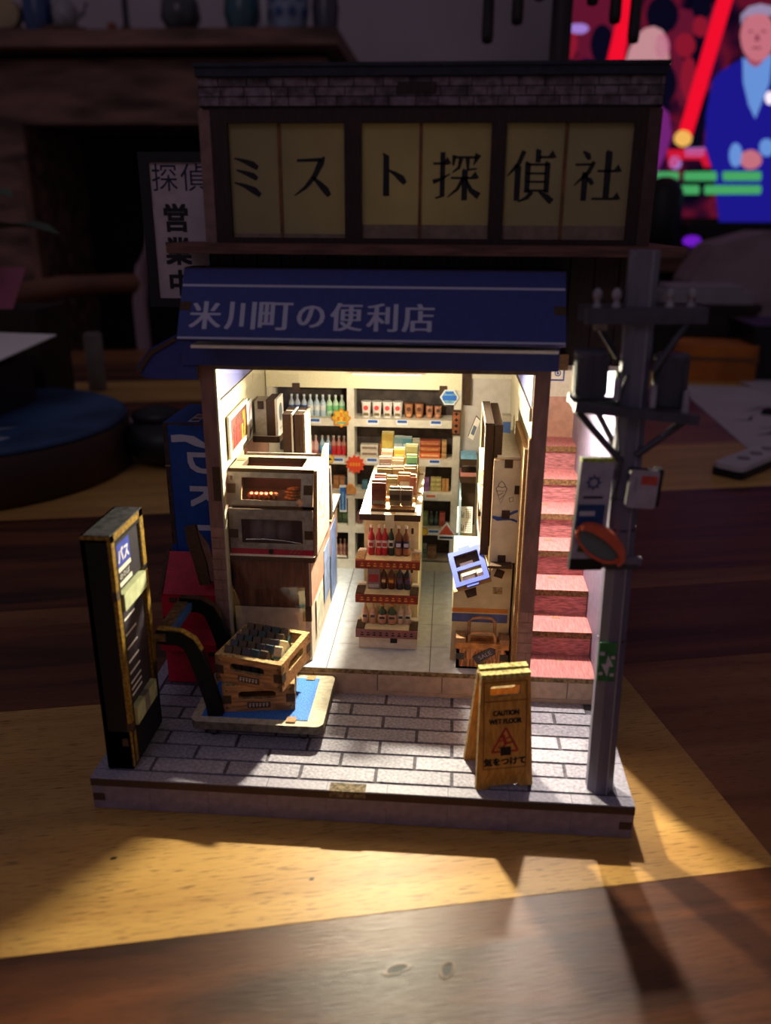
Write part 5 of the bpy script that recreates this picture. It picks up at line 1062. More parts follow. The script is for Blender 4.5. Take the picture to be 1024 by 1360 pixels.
def crate(lb, loc, rot):
    t = thing('wooden_crate', lb, 'crate', loc, rot, 'wooden crates on the cart')
    w, d, h, th = 26, 26, 10.6, 1.6
    for k, (M, L_) in enumerate(((FRONT(-w / 2, -d / 2 + th, .05), w), (FR((w / 2, d / 2 - th, .05), (-1, 0, 0), (0, 0, 1)), w), (RIGHT(w / 2 - th, -d / 2, .05), d), (LEFT(-w / 2 + th, d / 2, .05), d))):
        wall = part(B().ring(rect(0, L_, 0, h), rrect(L_ * .22, L_ * .74, 5, 8.3, 1.6, 5), M, th, 0, 1), 'side_board', [CRATE, CRATEL], t)
        for u in (0, L_ - 3.2): sub(B().prism(rect(u, u + 3.2, 3.4, 6.8), M, .12, n0=th), 'joint_tab', MDF, wall)
        for u in (1.6, L_ - 1.6):
            for v in (1.8, 8.8): sub(B().prism(circ(u, v, .32, 6), M, .1, n0=th), 'nail', MDF, wall)
        if k == 0:
            sub(B().prism(rect(L_ * .34, L_ * .66, 1.4, 3.8), M, .12, n0=th), 'name_plate', mat('plate_brown', '#4a3628', .6, .1, 300), wall)
            bb = B(); PMx = M @ Matrix.Translation((L_ * .5 - 3.6, 1.8, th + .12))
            for q in range(6):
                for P in (rect(q * 1.22, q * 1.22 + .95, 1.25, 1.5), rect(q * 1.22, q * 1.22 + .95, .6, .8), rect(q * 1.22 + .35, q * 1.22 + .6, 0, 1.6), rect(q * 1.22 + .1 * (q % 3), q * 1.22 + .3 + .1 * (q % 3), 0, .9)): bb.prism(P, PMx, .06)
            sub(bb, 'lettering', mat('plate_letter', '#c9b8a0', .5, 0), wall)
    part(B().box(-w / 2 + th, w / 2 - th, -d / 2 + th, d / 2 - th, .1, 1.3), 'bottom', [CRATE], t)
    part(B().ring(rect(-w / 2, w / 2, -d / 2, d / 2), rect(-w / 2 + 2.2, w / 2 - 2.2, -d / 2 + 2.2, d / 2 - 2.2), TOP(0, 0, h), .25), 'rim', [CRATEL], t)
    return t
crate('lower wooden crate with oval grips lying on the cart mat', (49.2, 44.3, 21.15), 8.5)
crate('upper wooden crate full of small cartons stacked askew on the cart', (51.2, 42.4, 32.2), -13)
rc = R(-13)
def carton(i, j, loc, lb, lit):  # light and shade put into the colours: last column lit, rest shaded
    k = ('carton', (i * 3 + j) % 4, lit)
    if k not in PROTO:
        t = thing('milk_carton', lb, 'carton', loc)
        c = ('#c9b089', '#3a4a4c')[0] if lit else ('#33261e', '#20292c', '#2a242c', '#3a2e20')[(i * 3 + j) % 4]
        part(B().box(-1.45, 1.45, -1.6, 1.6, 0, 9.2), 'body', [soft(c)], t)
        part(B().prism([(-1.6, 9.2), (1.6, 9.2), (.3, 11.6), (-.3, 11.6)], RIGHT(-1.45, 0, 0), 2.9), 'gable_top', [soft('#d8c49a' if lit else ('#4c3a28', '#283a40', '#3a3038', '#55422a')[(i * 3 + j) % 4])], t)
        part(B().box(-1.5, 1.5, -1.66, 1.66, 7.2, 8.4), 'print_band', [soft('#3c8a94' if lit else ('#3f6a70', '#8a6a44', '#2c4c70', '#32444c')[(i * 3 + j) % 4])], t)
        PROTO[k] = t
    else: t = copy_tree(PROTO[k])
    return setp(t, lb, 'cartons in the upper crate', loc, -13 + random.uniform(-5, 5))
for i in range(6):
    for j in range(5):
        if i == 5 and j in (0, 3, 4): continue
        lx, ly = -9.2 + 3.5 * i, -9 + 4.5 * j
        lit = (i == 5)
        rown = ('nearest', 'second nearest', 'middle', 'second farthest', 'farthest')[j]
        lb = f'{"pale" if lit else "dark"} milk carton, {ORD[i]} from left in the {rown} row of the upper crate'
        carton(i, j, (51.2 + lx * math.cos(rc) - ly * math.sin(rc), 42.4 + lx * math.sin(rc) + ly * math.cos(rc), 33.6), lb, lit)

# ------------------------------------------------------------------ left side of the building: vending machine, red bin, board, blade sign
vm = thing('vending_machine', 'tall blue drink vending machine against the left outer wall', 'vending machine', (19, 92, ZB), world=True)
part(B().box(10.6, 28.8, 78, 110, ZB, 115.4, 0), 'cabinet', [VBLUE], vm)
fv = part(B().box(8.2, 28.8, 76.6, 78, ZB, 115.8, 0, 1, 1), 'front_board', [VBLUE, MDF], vm)
lb_ = part(B().box(8, 9.8, 76.4, 110, ZB, 115.8, 0), 'side_board', [mat('vending_side', '#3c2c28', .7, .2, 500)], vm)
for z in (62, 99.5): sub(B().box(7.9, 9.9, 76.2, 80, z, z + 5 if z < 70 else z + .4), 'joint_tab', VBLUE if z < 70 else MDFL, lb_)
VW = mat('vending_white', '#b4b4c6', .5, .03, 300)
tv_ = part(B().prism([(8.2, 76.6), (28.8, 76.6), (28.8, 110), (8.2, 110)], TOP(0, 0, 115.8), .8, 0, 1), 'top_board', [VBLUE, MDF], vm)
tb = part(B().prism(rect(17.2, 21.4, 79, 92), TOP(0, 0, 116.6), .12), 'button_label', [VW], vm)
for y, c in ((82, '#6a2a1c'), (88, '#a8562a')): sub(B().prism(circ(19.3, y, 1.6, 8), TOP(0, 0, 116.7), .1), 'button_print', soft(c), tb)
sub(B().prism([(11, 109), (16.5, 109.4), (20, 107.8), (25, 106.6), (28.6, 106.8), (28.6, 108.6), (24, 109), (20, 111.6), (15, 112.2), (11, 111.8)], FRONT(0, 76.6, 0), .1), 'swoosh_print', VW, fv)
for ch, z in (('D', 101), ('R', 87.4), ('I', 74.4)):
    sub(text(B(), ch, FR((23.4, 76.5, z), (0, 0, -1), (1, 0, 0)), w=7.8 if ch != 'I' else 1.6, h=12.6, bold=(.35, .3)), 'lettering', VW, fv)
rb = thing('red_bin', 'red lidded bin beside the blue vending machine', 'bin', (17, 66, ZB), world=True)
RD = mat('bin_red_dark', '#8a0e28', .5, .1, 300)
part(B().box(6.8, 29.0, 62, 75, ZB, 33.4, 0), 'lower_body', [RED], rb)
part(B().prism([(62, 33.4), (62, 37), (56.6, 33.2), (56.6, 30)], RIGHT(6.8, 0, 0), 22.2), 'spout', [RED], rb)
part(B().box(6.8, 29.0, 62, 75, 37, 52, 0, 1, 1), 'upper_body', [RED, MDF], rb)
part(B().box(8.6, 28.8, 64, 75, 33.4, 37), 'slot', [BLACK], rb)
part(B().prism([(61.6, 52), (75.4, 52), (75.4, 64.5), (74, 65)], RIGHT(6.6, 0, 0), 22.4), 'sloped_lid', [RED], rb)
part(B().prism([(61.0, 51.6), (61.6, 53.2), (75, 66), (75.4, 64.8)], RIGHT(6.2, 0, 0), 1.3), 'lid_edge', [MDF], rb)
for x, z in ((10, 50.4), (20, 50), (7, 42), (9.6, 30.8), (24, 27)): part(B().box(x, x + 3, 61.7, 62.05, z - 2, z), 'joint_tab', [MDF], rb)
part(B().prism([(18.6, 36.2), (22.6, 36.4), (22, 37.4), (19.4, 37.4)], FRONT(0, 60.8, -1.6), .3), 'logo_print', [VBLUE], rb)
pv = thing('leaning_board', 'narrow curved brown-edged board leaning on the red bin', 'board', (23.5, 66, 52), world=True)
part(B().prism([(19.2, 80.6), (23.2, 81.4), (24.6, 74), (26.6, 66), (27.4, 57.6), (23.4, 57.2), (21.6, 66), (19.6, 75)], FRONT(0, 62, 0), 2.4, 0, 1), 'board', [MDF, MDF], pv)
part(B().prism([(23, 80), (24.6, 74), (26.6, 66), (27.2, 58.6), (29.2, 58.6), (28.9, 68), (27.4, 74)], FRONT(0, 61.6, 0), .8), 'face', [mat('board_face', '#7a5a54', .6, .1, 300)], pv)
bl = thing('blade_sign', 'black-framed white vertical sign projecting from the upper left wall', 'sign', (24, 70, 161), world=True)
part(B().box(10.6, 34.6, 69, 72, 160.4, 210.6, 0), 'backing', [BLACK], bl)
part(B().ring(rect(10.6, 34.8, 160.4, 210.6), rect(14, 34.4, 163.4, 207.4), FRONT(0, 69, 0), 1.2), 'frame', [BLACK], bl)
pn = part(B().mbox(FRONT(13.8, 69, 163.2), 20.8, 44.4, .3), 'panel', [mat('blade_white', '#ab9ca2', .6, .05, 200)], bl)
FM2 = lambda x, z: FRONT(x, 68.7, z)
for ch, x, z, s_, bo, m_ in (('探', 19, 202.8, 8.6, (0, 0), NAVYINK), ('偵', 28.8, 202.8, 8.6, (0, 0), NAVYINK), ('営', 21.9, 190, 8.6, (.35, .3), INK), ('業', 21.9, 179.2, 8.6, (.35, .3), INK), ('中', 21.9, 168.6, 8.2, (.35, .3), INK)):
    sub(text(B(), ch, FM2(x, z), h=s_, bold=bo), 'lettering', m_, pn)

# ------------------------------------------------------------------ the room behind: fireplace and its mantel goods
BEAM = mat('beam_wood', '#7c5a4c', .7, .3, 6, (1, 5, 5)); NEARBLACK = mat('near_black', '#0c0b0d', .9, .2, 8)  # wood of the surround, and a plain near-black
fp_ = thing('fireplace', 'dark wooden fireplace surround with a wide mantel shelf', 'fireplace', (-560, 1800, -740), world=True)
part(B().box(-1200, -118, 1575, 2000, 506, 536, 0), 'mantel_shelf', [BEAM], fp_)
part(B().box(-1170, -150, 1640, 2000, 372, 494, 0), 'lintel', [BEAM], fp_)
part(B().box(-1170, -150, 1655, 2000, 494, 506, 0), 'shadow_gap', [NEARBLACK], fp_)  # dark strip under the shelf, its shade put into the colour
for x0, x1 in ((-1170, -800), (-300, -150)): part(B().box(x0, x1, 1640, 2000, -740, 372), 'jamb', [BEAM], fp_)
part(B().box(-812, -796, 1632, 1650, -740, 300), 'jamb_edge', [mat('jamb_edge_wood', '#7a5545', .7, .2, 6)], fp_)
part(B().box(-800, -300, 1940, 1998, -740, 372), 'firebox', [NEARBLACK], fp_)
MG = [('round_clock', '#a8926c'), ('jug', '#1f3566'), ('kettle', '#8a8288'), ('vase', '#35343c'), ('vase', '#2c4a56'), ('pot', '#6f7c98'), ('vase', '#3a3446')]
clk = thing('mantel_clock', 'round cream mantel clock at the far left of the mantel shelf', 'clock', (-785, 1620, 536))
part(B().prism(circ(0, 34, 27, 20), FRONT(0, 0, 0), 22), 'face', [mat('clock_cream', '#a38d6a', .6, .1, 20)], clk); part(B().box(-30, 30, -24, 6, 0, 9), 'foot', [BEAM], clk)
def vase(name, lb, cat, x, prof, c, h2=None, rough=.3):
    v = thing(name, lb, cat, (x, 1620, 536)); part(B().lathe(prof, (0, 0, 0), 18), 'body', [mat('glaze_' + c[1:], c, rough, .15, 30, spec=.6)], v)
    part(B().lathe([(prof[-1][0] * 1.08, prof[-1][1] - 2), (prof[-1][0] * 1.12, prof[-1][1] + 5)], (0, 0, 0), 18), 'rim', [mat('glaze_' + c[1:], c)], v); return v
vase('jug', 'deep blue jug beside the cream clock on the mantel shelf', 'jug', -728, [(24, 0), (30, 30), (26, 80), (18, 120)], '#1c376c')
pt = vase('teapot', 'pale round teapot on a brown tray on the mantel shelf', 'teapot', -672, [(16, 8), (25, 24), (26, 40), (16, 58), (6, 64)], '#8f858c')
part(B().tube([(24, 0, 30), (38, 0, 36), (46, 0, 54)], 5, 6), 'spout', [mat('glaze_8f858c', '')], pt)
single(B().lathe([(46, 0), (50, 7), (46, 8)], n=20), 'round_tray', [mat('tray_brown', '#5a4034', .6, .15, 20)], 'brown round tray under the pale teapot on the mantel', 'tray', (-672, 1620, 536))
cd = thing('candlestick', 'slim dark candlestick standing on the mantel shelf', 'candlestick', (-548, 1620, 536))
part(B().lathe([(20, 0), (14, 6), (6, 14), (6, 110), (10, 120)], n=12), 'stem', [mat('iron', '#241c20', .5, .1, 20)], cd); part(B().lathe([(8, 120), (8, 190)], n=10), 'candle', [mat('candle', '#3a2d30', .6, .05, 20)], cd)
single(B().ball((0, 0, 9), 10, 10), 'terracotta_ornament', [mat('terracotta', '#8a4a34', .7, .1, 20)], 'small terracotta ornament beside the dark candlestick', 'ornament', (-574, 1610, 536))
vase('vase', 'dark grey bellied vase with a glint on the mantel shelf', 'vase', -436, [(26, 0), (40, 24), (36, 54), (18, 78), (20, 100)], '#3c3a42')
vase('vase', 'dark teal vase beside the blue patterned pot on the mantel', 'vase', -312, [(28, 0), (36, 30), (32, 70), (16, 100)], '#24505c')
pb_ = vase('patterned_pot', 'blue and white patterned pot on the mantel shelf', 'pot', -218, [(34, 0), (40, 40), (38, 90), (28, 110)], '#7d8aa4')
for i in range(7): part(B().prism(star(0, 0, 11, 5, 6), FR((40.5 * math.cos(R(-150 + 20 * i)), 40.5 * math.sin(R(-150 + 20 * i)), 28 + 26 * (i % 2)), (-math.sin(R(-150 + 20 * i)), math.cos(R(-150 + 20 * i)), 0), (0, 0, 1)), 1), 'pattern', [mat('cobalt', '#2c4684', .4, .1, 30)], pb_)
vase('vase', 'white narrow vase between teal vase and patterned pot', 'vase', -266, [(10, 0), (12, 40), (9, 90)], '#a9a2aa')
vase('vase', 'dark purple vase at the right end of the mantel', 'vase', -146, [(24, 0), (27, 40), (20, 90)], '#3c3448')

# television with a flat picture on its screen
TVE = TV_STR
def tve(n, c, k=1.0, **kw): return emis(n, c, TVE * k, **kw)
TVM = dict(tv_maroon=tve('tv_maroon', '#7c1c3c', .7), tv_navy=tve('tv_navy', '#14102c', .5), tv_red_dim=tve('tv_red_dim', '#b0203c', .7), tv_red=tve('tv_red', '#ff1030', 1.1), tv_amber=tve('tv_amber', '#ffc060', 1.1),
  tv_magenta=tve('tv_magenta', '#8a2c8c', .8), tv_desk_red=tve('tv_desk_red', '#e01838'), tv_lilac=tve('tv_lilac', '#b890f0', .9), tv_blond=tve('tv_blond', '#e0a0a8', .9), tv_pink=tve('tv_pink', '#e070a0', .8),
  tv_suit=tve('tv_suit', '#241ea8', .8), tv_shirt=tve('tv_shirt', '#78a8f8', .9), tv_skin=tve('tv_skin', '#e88494', .85), tv_skin_dark=tve('tv_skin_dark', '#c05c74', .8), tv_grey_hair=tve('tv_grey_hair', '#b8a4cc', .8),
  tv_skin_shadow=tve('tv_skin_shadow', '#a84c64', .8), tv_white=tve('tv_white', '#fff0ff', 1.3), tv_green=tve('tv_green', '#58c878', .8))
tv = thing('television', 'large lit television showing a presenter in a blue suit', 'television', (935, 1720, 190), world=True)
part(B().box(312, 1560, 1704, 1745, 188, 900, 0), 'casing', [BLACK], tv)
scr = part(B().box(318, 1554, 1701, 1704, 193, 894), 'screen', [tve('tv_backdrop', '#501830', .6, noise=('#0c0a22', '#3a1030', '#8a1c3a', '#401040'), scale=14)], tv)
TVP = [
 ('glow_shape', 'tv_maroon', 0.5, [[(448, 561), (440, 586), (426, 608), (405, 622), (382, 627), (360, 622), (342, 609), (331, 587), (328, 562), (335, 536), (350, 514), (370, 500), (394, 494), (417, 499), (435, 514), (446, 536)], [(605, 520), (598, 545), (587, 567), (572, 581), (555, 586), (540, 581), (528, 567), (522, 546), (522, 520), (528, 494), (540, 472), (555, 458), (572, 452), (587, 457), (599, 472), (605, 494)], [(639, 546), (634, 566), (624, 583), (611, 595), (597, 599), (584, 595), (574, 584), (569, 567), (569, 547), (574, 526), (584, 509), (597, 497), (611, 493), (624, 497), (634, 508), (640, 526)], [(614, 452), (609, 473), (601, 490), (590, 502), (580, 506), (570, 502), (563, 491), (559, 473), (560, 452), (564, 431), (572, 413), (583, 401), (594, 396), (604, 401), (611, 413), (614, 431)]]),
 ('glow_shape', 'tv_navy', 0.6, [[(552, 573), (548, 586), (540, 596), (529, 604), (516, 606), (504, 604), (494, 597), (489, 586), (488, 574), (491, 561), (500, 550), (511, 543), (524, 540), (536, 543), (546, 550), (551, 561)], [(431, 521), (427, 536), (421, 548), (412, 556), (403, 559), (394, 556), (387, 548), (383, 536), (382, 522), (386, 507), (392, 495), (400, 486), (410, 483), (419, 486), (426, 494), (430, 507)], [(615, 586), (612, 594), (607, 600), (600, 605), (592, 606), (584, 605), (578, 601), (575, 594), (574, 586), (577, 578), (582, 571), (589, 566), (597, 565), (605, 566), (611, 571), (615, 578)], [(563, 452), (559, 466), (553, 477), (546, 485), (537, 488), (530, 485), (524, 478), (520, 466), (520, 452), (524, 439), (530, 427), (537, 419), (546, 416), (554, 419), (559, 427), (563, 438)], [(624, 506), (620, 518), (613, 529), (602, 536), (590, 538), (580, 536), (571, 529), (566, 519), (565, 507), (569, 494), (576, 484), (587, 476), (599, 474), (610, 476), (619, 483), (624, 494)], [(553, 418), (549, 444), (543, 466), (536, 481), (530, 487), (525, 481), (522, 467), (521, 444), (523, 418), (527, 391), (533, 368), (540, 352), (546, 347), (551, 352), (554, 368), (555, 391)], [(629, 368), (624, 390), (617, 408), (607, 420), (598, 424), (589, 420), (583, 408), (580, 390), (580, 368), (585, 346), (592, 328), (602, 315), (612, 311), (621, 315), (627, 328), (630, 346)]]),
 ('glow_shape', 'tv_red_dim', 0.7, [[(591, 520), (589, 528), (583, 535), (576, 540), (568, 541), (560, 540), (554, 535), (550, 528), (550, 520), (552, 512), (558, 505), (565, 500), (573, 498), (581, 500), (587, 505), (591, 512)], [(602, 459), (599, 474), (594, 488), (587, 497), (581, 500), (575, 497), (570, 488), (569, 475), (569, 459), (572, 443), (578, 430), (584, 421), (591, 417), (597, 421), (601, 430), (603, 443)], [(356, 528), (354, 541), (349, 552), (343, 560), (336, 562), (329, 560), (324, 552), (321, 542), (320, 529), (322, 516), (327, 505), (334, 497), (341, 495), (348, 497), (353, 504), (356, 516)], [(611, 553), (609, 560), (605, 566), (599, 570), (594, 571), (588, 570), (584, 566), (582, 560), (581, 553), (583, 546), (587, 540), (593, 536), (598, 534), (604, 536), (608, 540), (610, 546)]]),
 ('light_beam', 'tv_red', 1.0, [[(623, 605), (654, 604), (604, 345), (575, 351)], [(437, 607), (459, 607), (453, 491), (418, 491)]]),
 ('beam_end', 'tv_amber', 1.1, [[(606, 348), (604, 354), (599, 359), (593, 363), (585, 364), (579, 363), (573, 359), (570, 354), (569, 348), (571, 342), (576, 337), (582, 334), (589, 332), (596, 334), (602, 337), (605, 342)]]),
 ('glow_shape', 'tv_magenta', 0.8, [[(533, 411), (553, 397), (564, 354), (556, 318), (541, 282), (532, 340)]]),
 ('desk', 'tv_desk_red', 1.1, [[(558, 327), (656, 330), (653, 293), (637, 293), (628, 308), (589, 308), (579, 293), (565, 293)]]),
 ('desk_top', 'tv_lilac', 1.1, [[(594, 330), (636, 331), (633, 314), (596, 314)], [(590, 302), (588, 307), (585, 311), (581, 314), (576, 315), (571, 314), (568, 311), (566, 307), (565, 302), (567, 297), (570, 293), (574, 290), (579, 289), (584, 290), (588, 293), (590, 297)]]),
 ('sign_light', 'tv_lilac', 1.1, [[(377, 551), (375, 555), (370, 558), (363, 560), (355, 560), (347, 560), (341, 558), (336, 555), (335, 551), (337, 548), (342, 545), (349, 543), (357, 542), (365, 542), (371, 544), (376, 548)]]),
 ('woman_hair', 'tv_blond', 1.1, [[(455, 488), (461, 513), (472, 537), (487, 550), (505, 554), (523, 547), (537, 526), (543, 488)]]),
 ('woman_face', 'tv_pink', 1.1, [[(540, 518), (538, 526), (534, 534), (529, 539), (524, 540), (519, 539), (515, 534), (513, 526), (513, 518), (515, 509), (519, 502), (524, 496), (529, 495), (534, 496), (538, 501), (540, 509)]]),
 ('man_jacket', 'tv_suit', 1.2, [[(633, 455), (644, 471), (685, 495), (707, 498), (751, 494), (798, 478), (827, 437), (870, 186), (683, 185), (659, 279), (634, 332), (628, 396)]]),
 ('man_shirt', 'tv_shirt', 1.3, [[(686, 498), (715, 481), (744, 505), (746, 451), (728, 385), (711, 410), (694, 452)]]),
 ('man_hand', 'tv_skin', 1.4, [[(753, 308), (750, 315), (744, 321), (736, 325), (728, 327), (719, 325), (712, 321), (708, 315), (708, 308), (710, 301), (716, 295), (724, 290), (733, 289), (742, 291), (749, 295), (753, 301)]]),
 ('man_cuff', 'tv_shirt', 1.4, [[(712, 317), (710, 325), (706, 333), (701, 338), (695, 340), (690, 338), (687, 333), (685, 325), (685, 317), (687, 308), (691, 300), (696, 295), (702, 293), (707, 295), (711, 300), (713, 308)], [(774, 331), (772, 338), (768, 343), (762, 347), (756, 348), (751, 347), (746, 343), (744, 338), (744, 331), (746, 324), (750, 319), (756, 315), (762, 314), (767, 315), (771, 319), (774, 324)]]),
 ('man_neck', 'tv_skin_dark', 1.4, [[(690, 511), (725, 511), (726, 487), (715, 479), (699, 487)]]),
 ('man_head', 'tv_skin', 1.5, [[(743, 534), (739, 548), (733, 561), (724, 571), (714, 577), (703, 579), (693, 577), (685, 571), (679, 561), (676, 549), (676, 535), (680, 521), (686, 508), (695, 498), (706, 492), (717, 489), (727, 492), (735, 498), (741, 508), (744, 521)]]),
 ('man_hair', 'tv_grey_hair', 1.6, [[(675, 554), (672, 572), (685, 586), (707, 591), (731, 586), (745, 571), (748, 553), (736, 569), (704, 574), (681, 569)]]),
 ('man_face_feature', 'tv_skin_shadow', 1.65, [[(701, 543), (700, 544), (697, 545), (693, 545), (690, 544), (690, 543), (691, 542), (694, 541), (698, 541), (700, 542)], [(726, 543), (725, 544), (722, 545), (718, 545), (715, 544), (714, 543), (716, 541), (719, 541), (722, 541), (725, 541)], [(705, 538), (712, 537), (716, 526), (705, 526)], [(722, 514), (720, 515), (714, 516), (708, 516), (703, 515), (701, 514), (703, 512), (709, 512), (715, 512), (720, 512)]]),
 ('microphone', 'tv_white', 1.7, [[(759, 424), (758, 428), (755, 432), (752, 435), (748, 436), (745, 435), (743, 433), (741, 428), (741, 424), (743, 419), (745, 415), (749, 412), (752, 411), (756, 412), (758, 415), (759, 419)]]),
 ('caption_word', 'tv_green', 1.8, [[(544, 267), (588, 267), (588, 276), (586, 284), (542, 284), (542, 276)], [(600, 267), (666, 267), (666, 276), (663, 285), (598, 284), (598, 276)], [(680, 267), (756, 267), (757, 276), (754, 285), (677, 285), (677, 276)], [(584, 240), (633, 240), (634, 249), (631, 258), (581, 258), (581, 249)], [(646, 240), (760, 241), (761, 250), (758, 258), (644, 258), (643, 249)]]),
]
for n_, m_, d_, polys in TVP:
    for P in polys: sub(B().prism([(x, z) for x, z in P], FRONT(0, 1701, 0), .3, n0=d_), n_, TVM[m_], scr)
WOODB = mat('cabinet_wood', '#6a4836', .6, .2, 8, (1, 6, 6))
mc_ = thing('media_cabinet', 'long wooden media cabinet under the television', 'cabinet', (1080, 1780, -740), world=True)
part(B().box(380, 1800, 1560, 1990, 90, 132, 0), 'top', [WOODB], mc_); part(B().box(400, 1780, 1600, 1980, -740, 90), 'body', [NEARBLACK], mc_)
for x in (860, 1320): part(B().box(x - 3, x + 3, 1590, 1600, -700, 80), 'door_gap', [WOODB], mc_)
sbr = thing('soundbar', 'black soundbar with a purple light under the television', 'soundbar', (1000, 1660, 132), world=True)
part(B().prism(rrect(600, 1500, 132.5, 184, 12, 4), FRONT(0, 1690, 0), 60), 'body', [BLACK], sbr)
part(B().prism(circ(612, 148, 19, 14, 11), FRONT(0, 1630, 0), 1.5), 'status_light', [emis('purple_led', '#8020e0', .7)], sbr)
spk = thing('round_speaker', 'black round-topped speaker left of the soundbar', 'speaker', (548, 1640, 132))
part(B().lathe([(34, 0), (38, 10), (40, 60), (38, 110), (28, 132), (10, 140)], n=18), 'body', [BLACK], spk); part(B().lathe([(39, 14), (40.6, 20), (40.6, 24), (39, 30)], n=18), 'ring', [NEARBLACK], spk)
# dark stand with hanging rods between model and television
st_ = thing('hanging_rod_stand', 'dark metal stand with hanging rods behind the model shop', 'stand', (204, 600, 0))
IR = mat('iron', '#241c20')
part(B().lathe([(70, 0), (72, 6), (60, 10), (12, 14)], n=20), 'base', [IR], st_)
part(B().tube([(0, 0, 10), (0, 0, 420)], 9, 10), 'pole', [IR], st_)
part(B().tube([(-95, 0, 418), (-50, 0, 424), (0, 0, 426), (50, 0, 424), (95, 0, 418)], 6, 8), 'crossbar', [IR], st_)
for dx, z in ((-63, 334), (-38, 348), (-20, 366), (25, 362), (45, 348), (62, 333)):
    part(B().tube([(dx, 0, 424), (dx, 0, z + 6), (dx, 0, z + 1), (dx, 0, z)], [4.2, 5.4, 4.6, 2], 8), 'hanging_rod', [IR], st_)

# things on the table behind and left
tr_ = thing('round_wooden_box', 'round wooden box with a blue painted lid left of the model', 'box', (-262, 384, 0))
part(B().lathe([(121, 0), (125, 3), (125, 36), (121, 38)], n=40), 'side', [mat('box_wood', '#4a2f22', .6, .2, 15)], tr_)
part(B().lathe([(123, 38), (124, 40), (120, 42)], n=40), 'lid', [mat('lid_blue', '#35557e', .5, .35, 18, col2='#223a5c')], tr_)
part(B().prism([(30, -95), (62, -84), (70, -60), (40, -52), (60, -30), (24, -40), (10, -70)], TOP(0, 0, 42), .3), 'white_painting', [mat('lid_white', '#9aa4b8', .5, .3, 30)], tr_)
bx_ = thing('dark_box_stack', 'dark box standing on the blue lid of the round box', 'box', (-300, 400, 42.2))
part(B().box(-80, 66, -60, 50, 0, 36), 'body', [mat('box_black', '#15131a', .5, .2, 20)], bx_); part(B().box(-82, 67, -61, 51, 30, 37.5), 'lid', [mat('box_black', '')], bx_)
single(B().prism([(-100, -42), (58, -42), (78, 70), (-90, 80)], FR((0, 0, 0), (1, 0, 0), (0, 1, .14)), 1.2), 'white_sheet', [WHITE], 'white paper sheet lying on top of the dark box', 'paper', (-290, 386, 86))
single(B().prism([(-60, 0), (2, 0), (16, 36), (-44, 36)], FR((0, 0, 0), (1, 0, 0), (0, .2, 1)), 1), 'pink_card', [mat('pink_card', '#a8566a', .6, .25, 12, col2='#7d4a62')], 'pink card leaning at the left edge behind the white sheet', 'card', (-272, 500, 112))
single(B().box(-60, 40, -20, 40, 0, 112), 'brown_carton', [mat('carton_brown', '#2e2019', .8, .2, 20)], 'brown carton standing behind the white sheet at the left', 'carton', (-290, 520, 0))
pw = thing('potted_plant', 'potted plant with broad dark green leaves at the left edge', 'plant', (-440, 600, 0))
part(B().lathe([(38, 0), (52, 90), (56, 92), (54, 80)], n=18), 'pot', [mat('pot_clay', '#5a4038', .7, .1, 15)], pw)
LF = mat('leaf_green', '#2f4a34', .5, .25, 25)
for i, (tx, ty, tz, w) in enumerate(((240, -140, 176, 24), (200, -130, 204, 26), (170, -170, 170, 24), (-90, -80, 220, 26), (-110, 40, 200, 26), (-60, 110, 210, 24))):
    bb = B(); base = Vector((0, 0, 100)); tip = Vector((tx, ty, tz)); ctl = Vector((tx * .55, ty * .55, max(tz, 100) + 40)); side = (tip - base).cross(Vector((0, 0, 1))).normalized(); vs = []
    for k in range(9):
        t_ = k / 8; p = base * (1 - t_) ** 2 + ctl * 2 * t_ * (1 - t_) + tip * t_ ** 2; ww = w * (math.sin(math.pi * min(1, max(0.02, (t_ - .25) / .75))) if t_ > .25 else .06)
        vs += [p - side * ww, p + Vector((0, 0, -ww * .25)), p + side * ww]
    bb.add(vs, [f for k in range(8) for f in ((3 * k, 3 * k + 1, 3 * k + 4, 3 * k + 3), (3 * k + 1, 3 * k + 2, 3 * k + 5, 3 * k + 4))], smooth=True); part(bb, 'leaf', [LF], pw)
dk = thing('black_case', 'black rounded case lying on the table behind the bus stop sign', 'case', (-108, 415, 0))
part(B().ball((0, 0, 21), 24, 16, 0, 1.55, 1.5, .88), 'body', [mat('case_black', '#141318', .45, .2, 30)], dk); part(B().ball((-6, -6, 40), 14, 12, 0, 1.6, 1.2, .6), 'flap', [mat('case_black', '')], dk)
single(B().prism(rrect(-14, 14, -9, 9, 3, 3), TOP(0, 0, 0), 11), 'small_block', [mat('block_white', '#8f8084', .7, .05, 30)], 'small white block lying beside the black case on the table', 'block', (-190, 515, 0))
single(B().lathe([(9, 0), (10, 2), (10, 64), (8, 66), (8, 60)], n=14), 'paper_tube', [mat('tube_beige', '#77706a', .7, .1, 30)], 'short beige tube standing on the far table left of the model', 'tube', (-288, 700, 0))
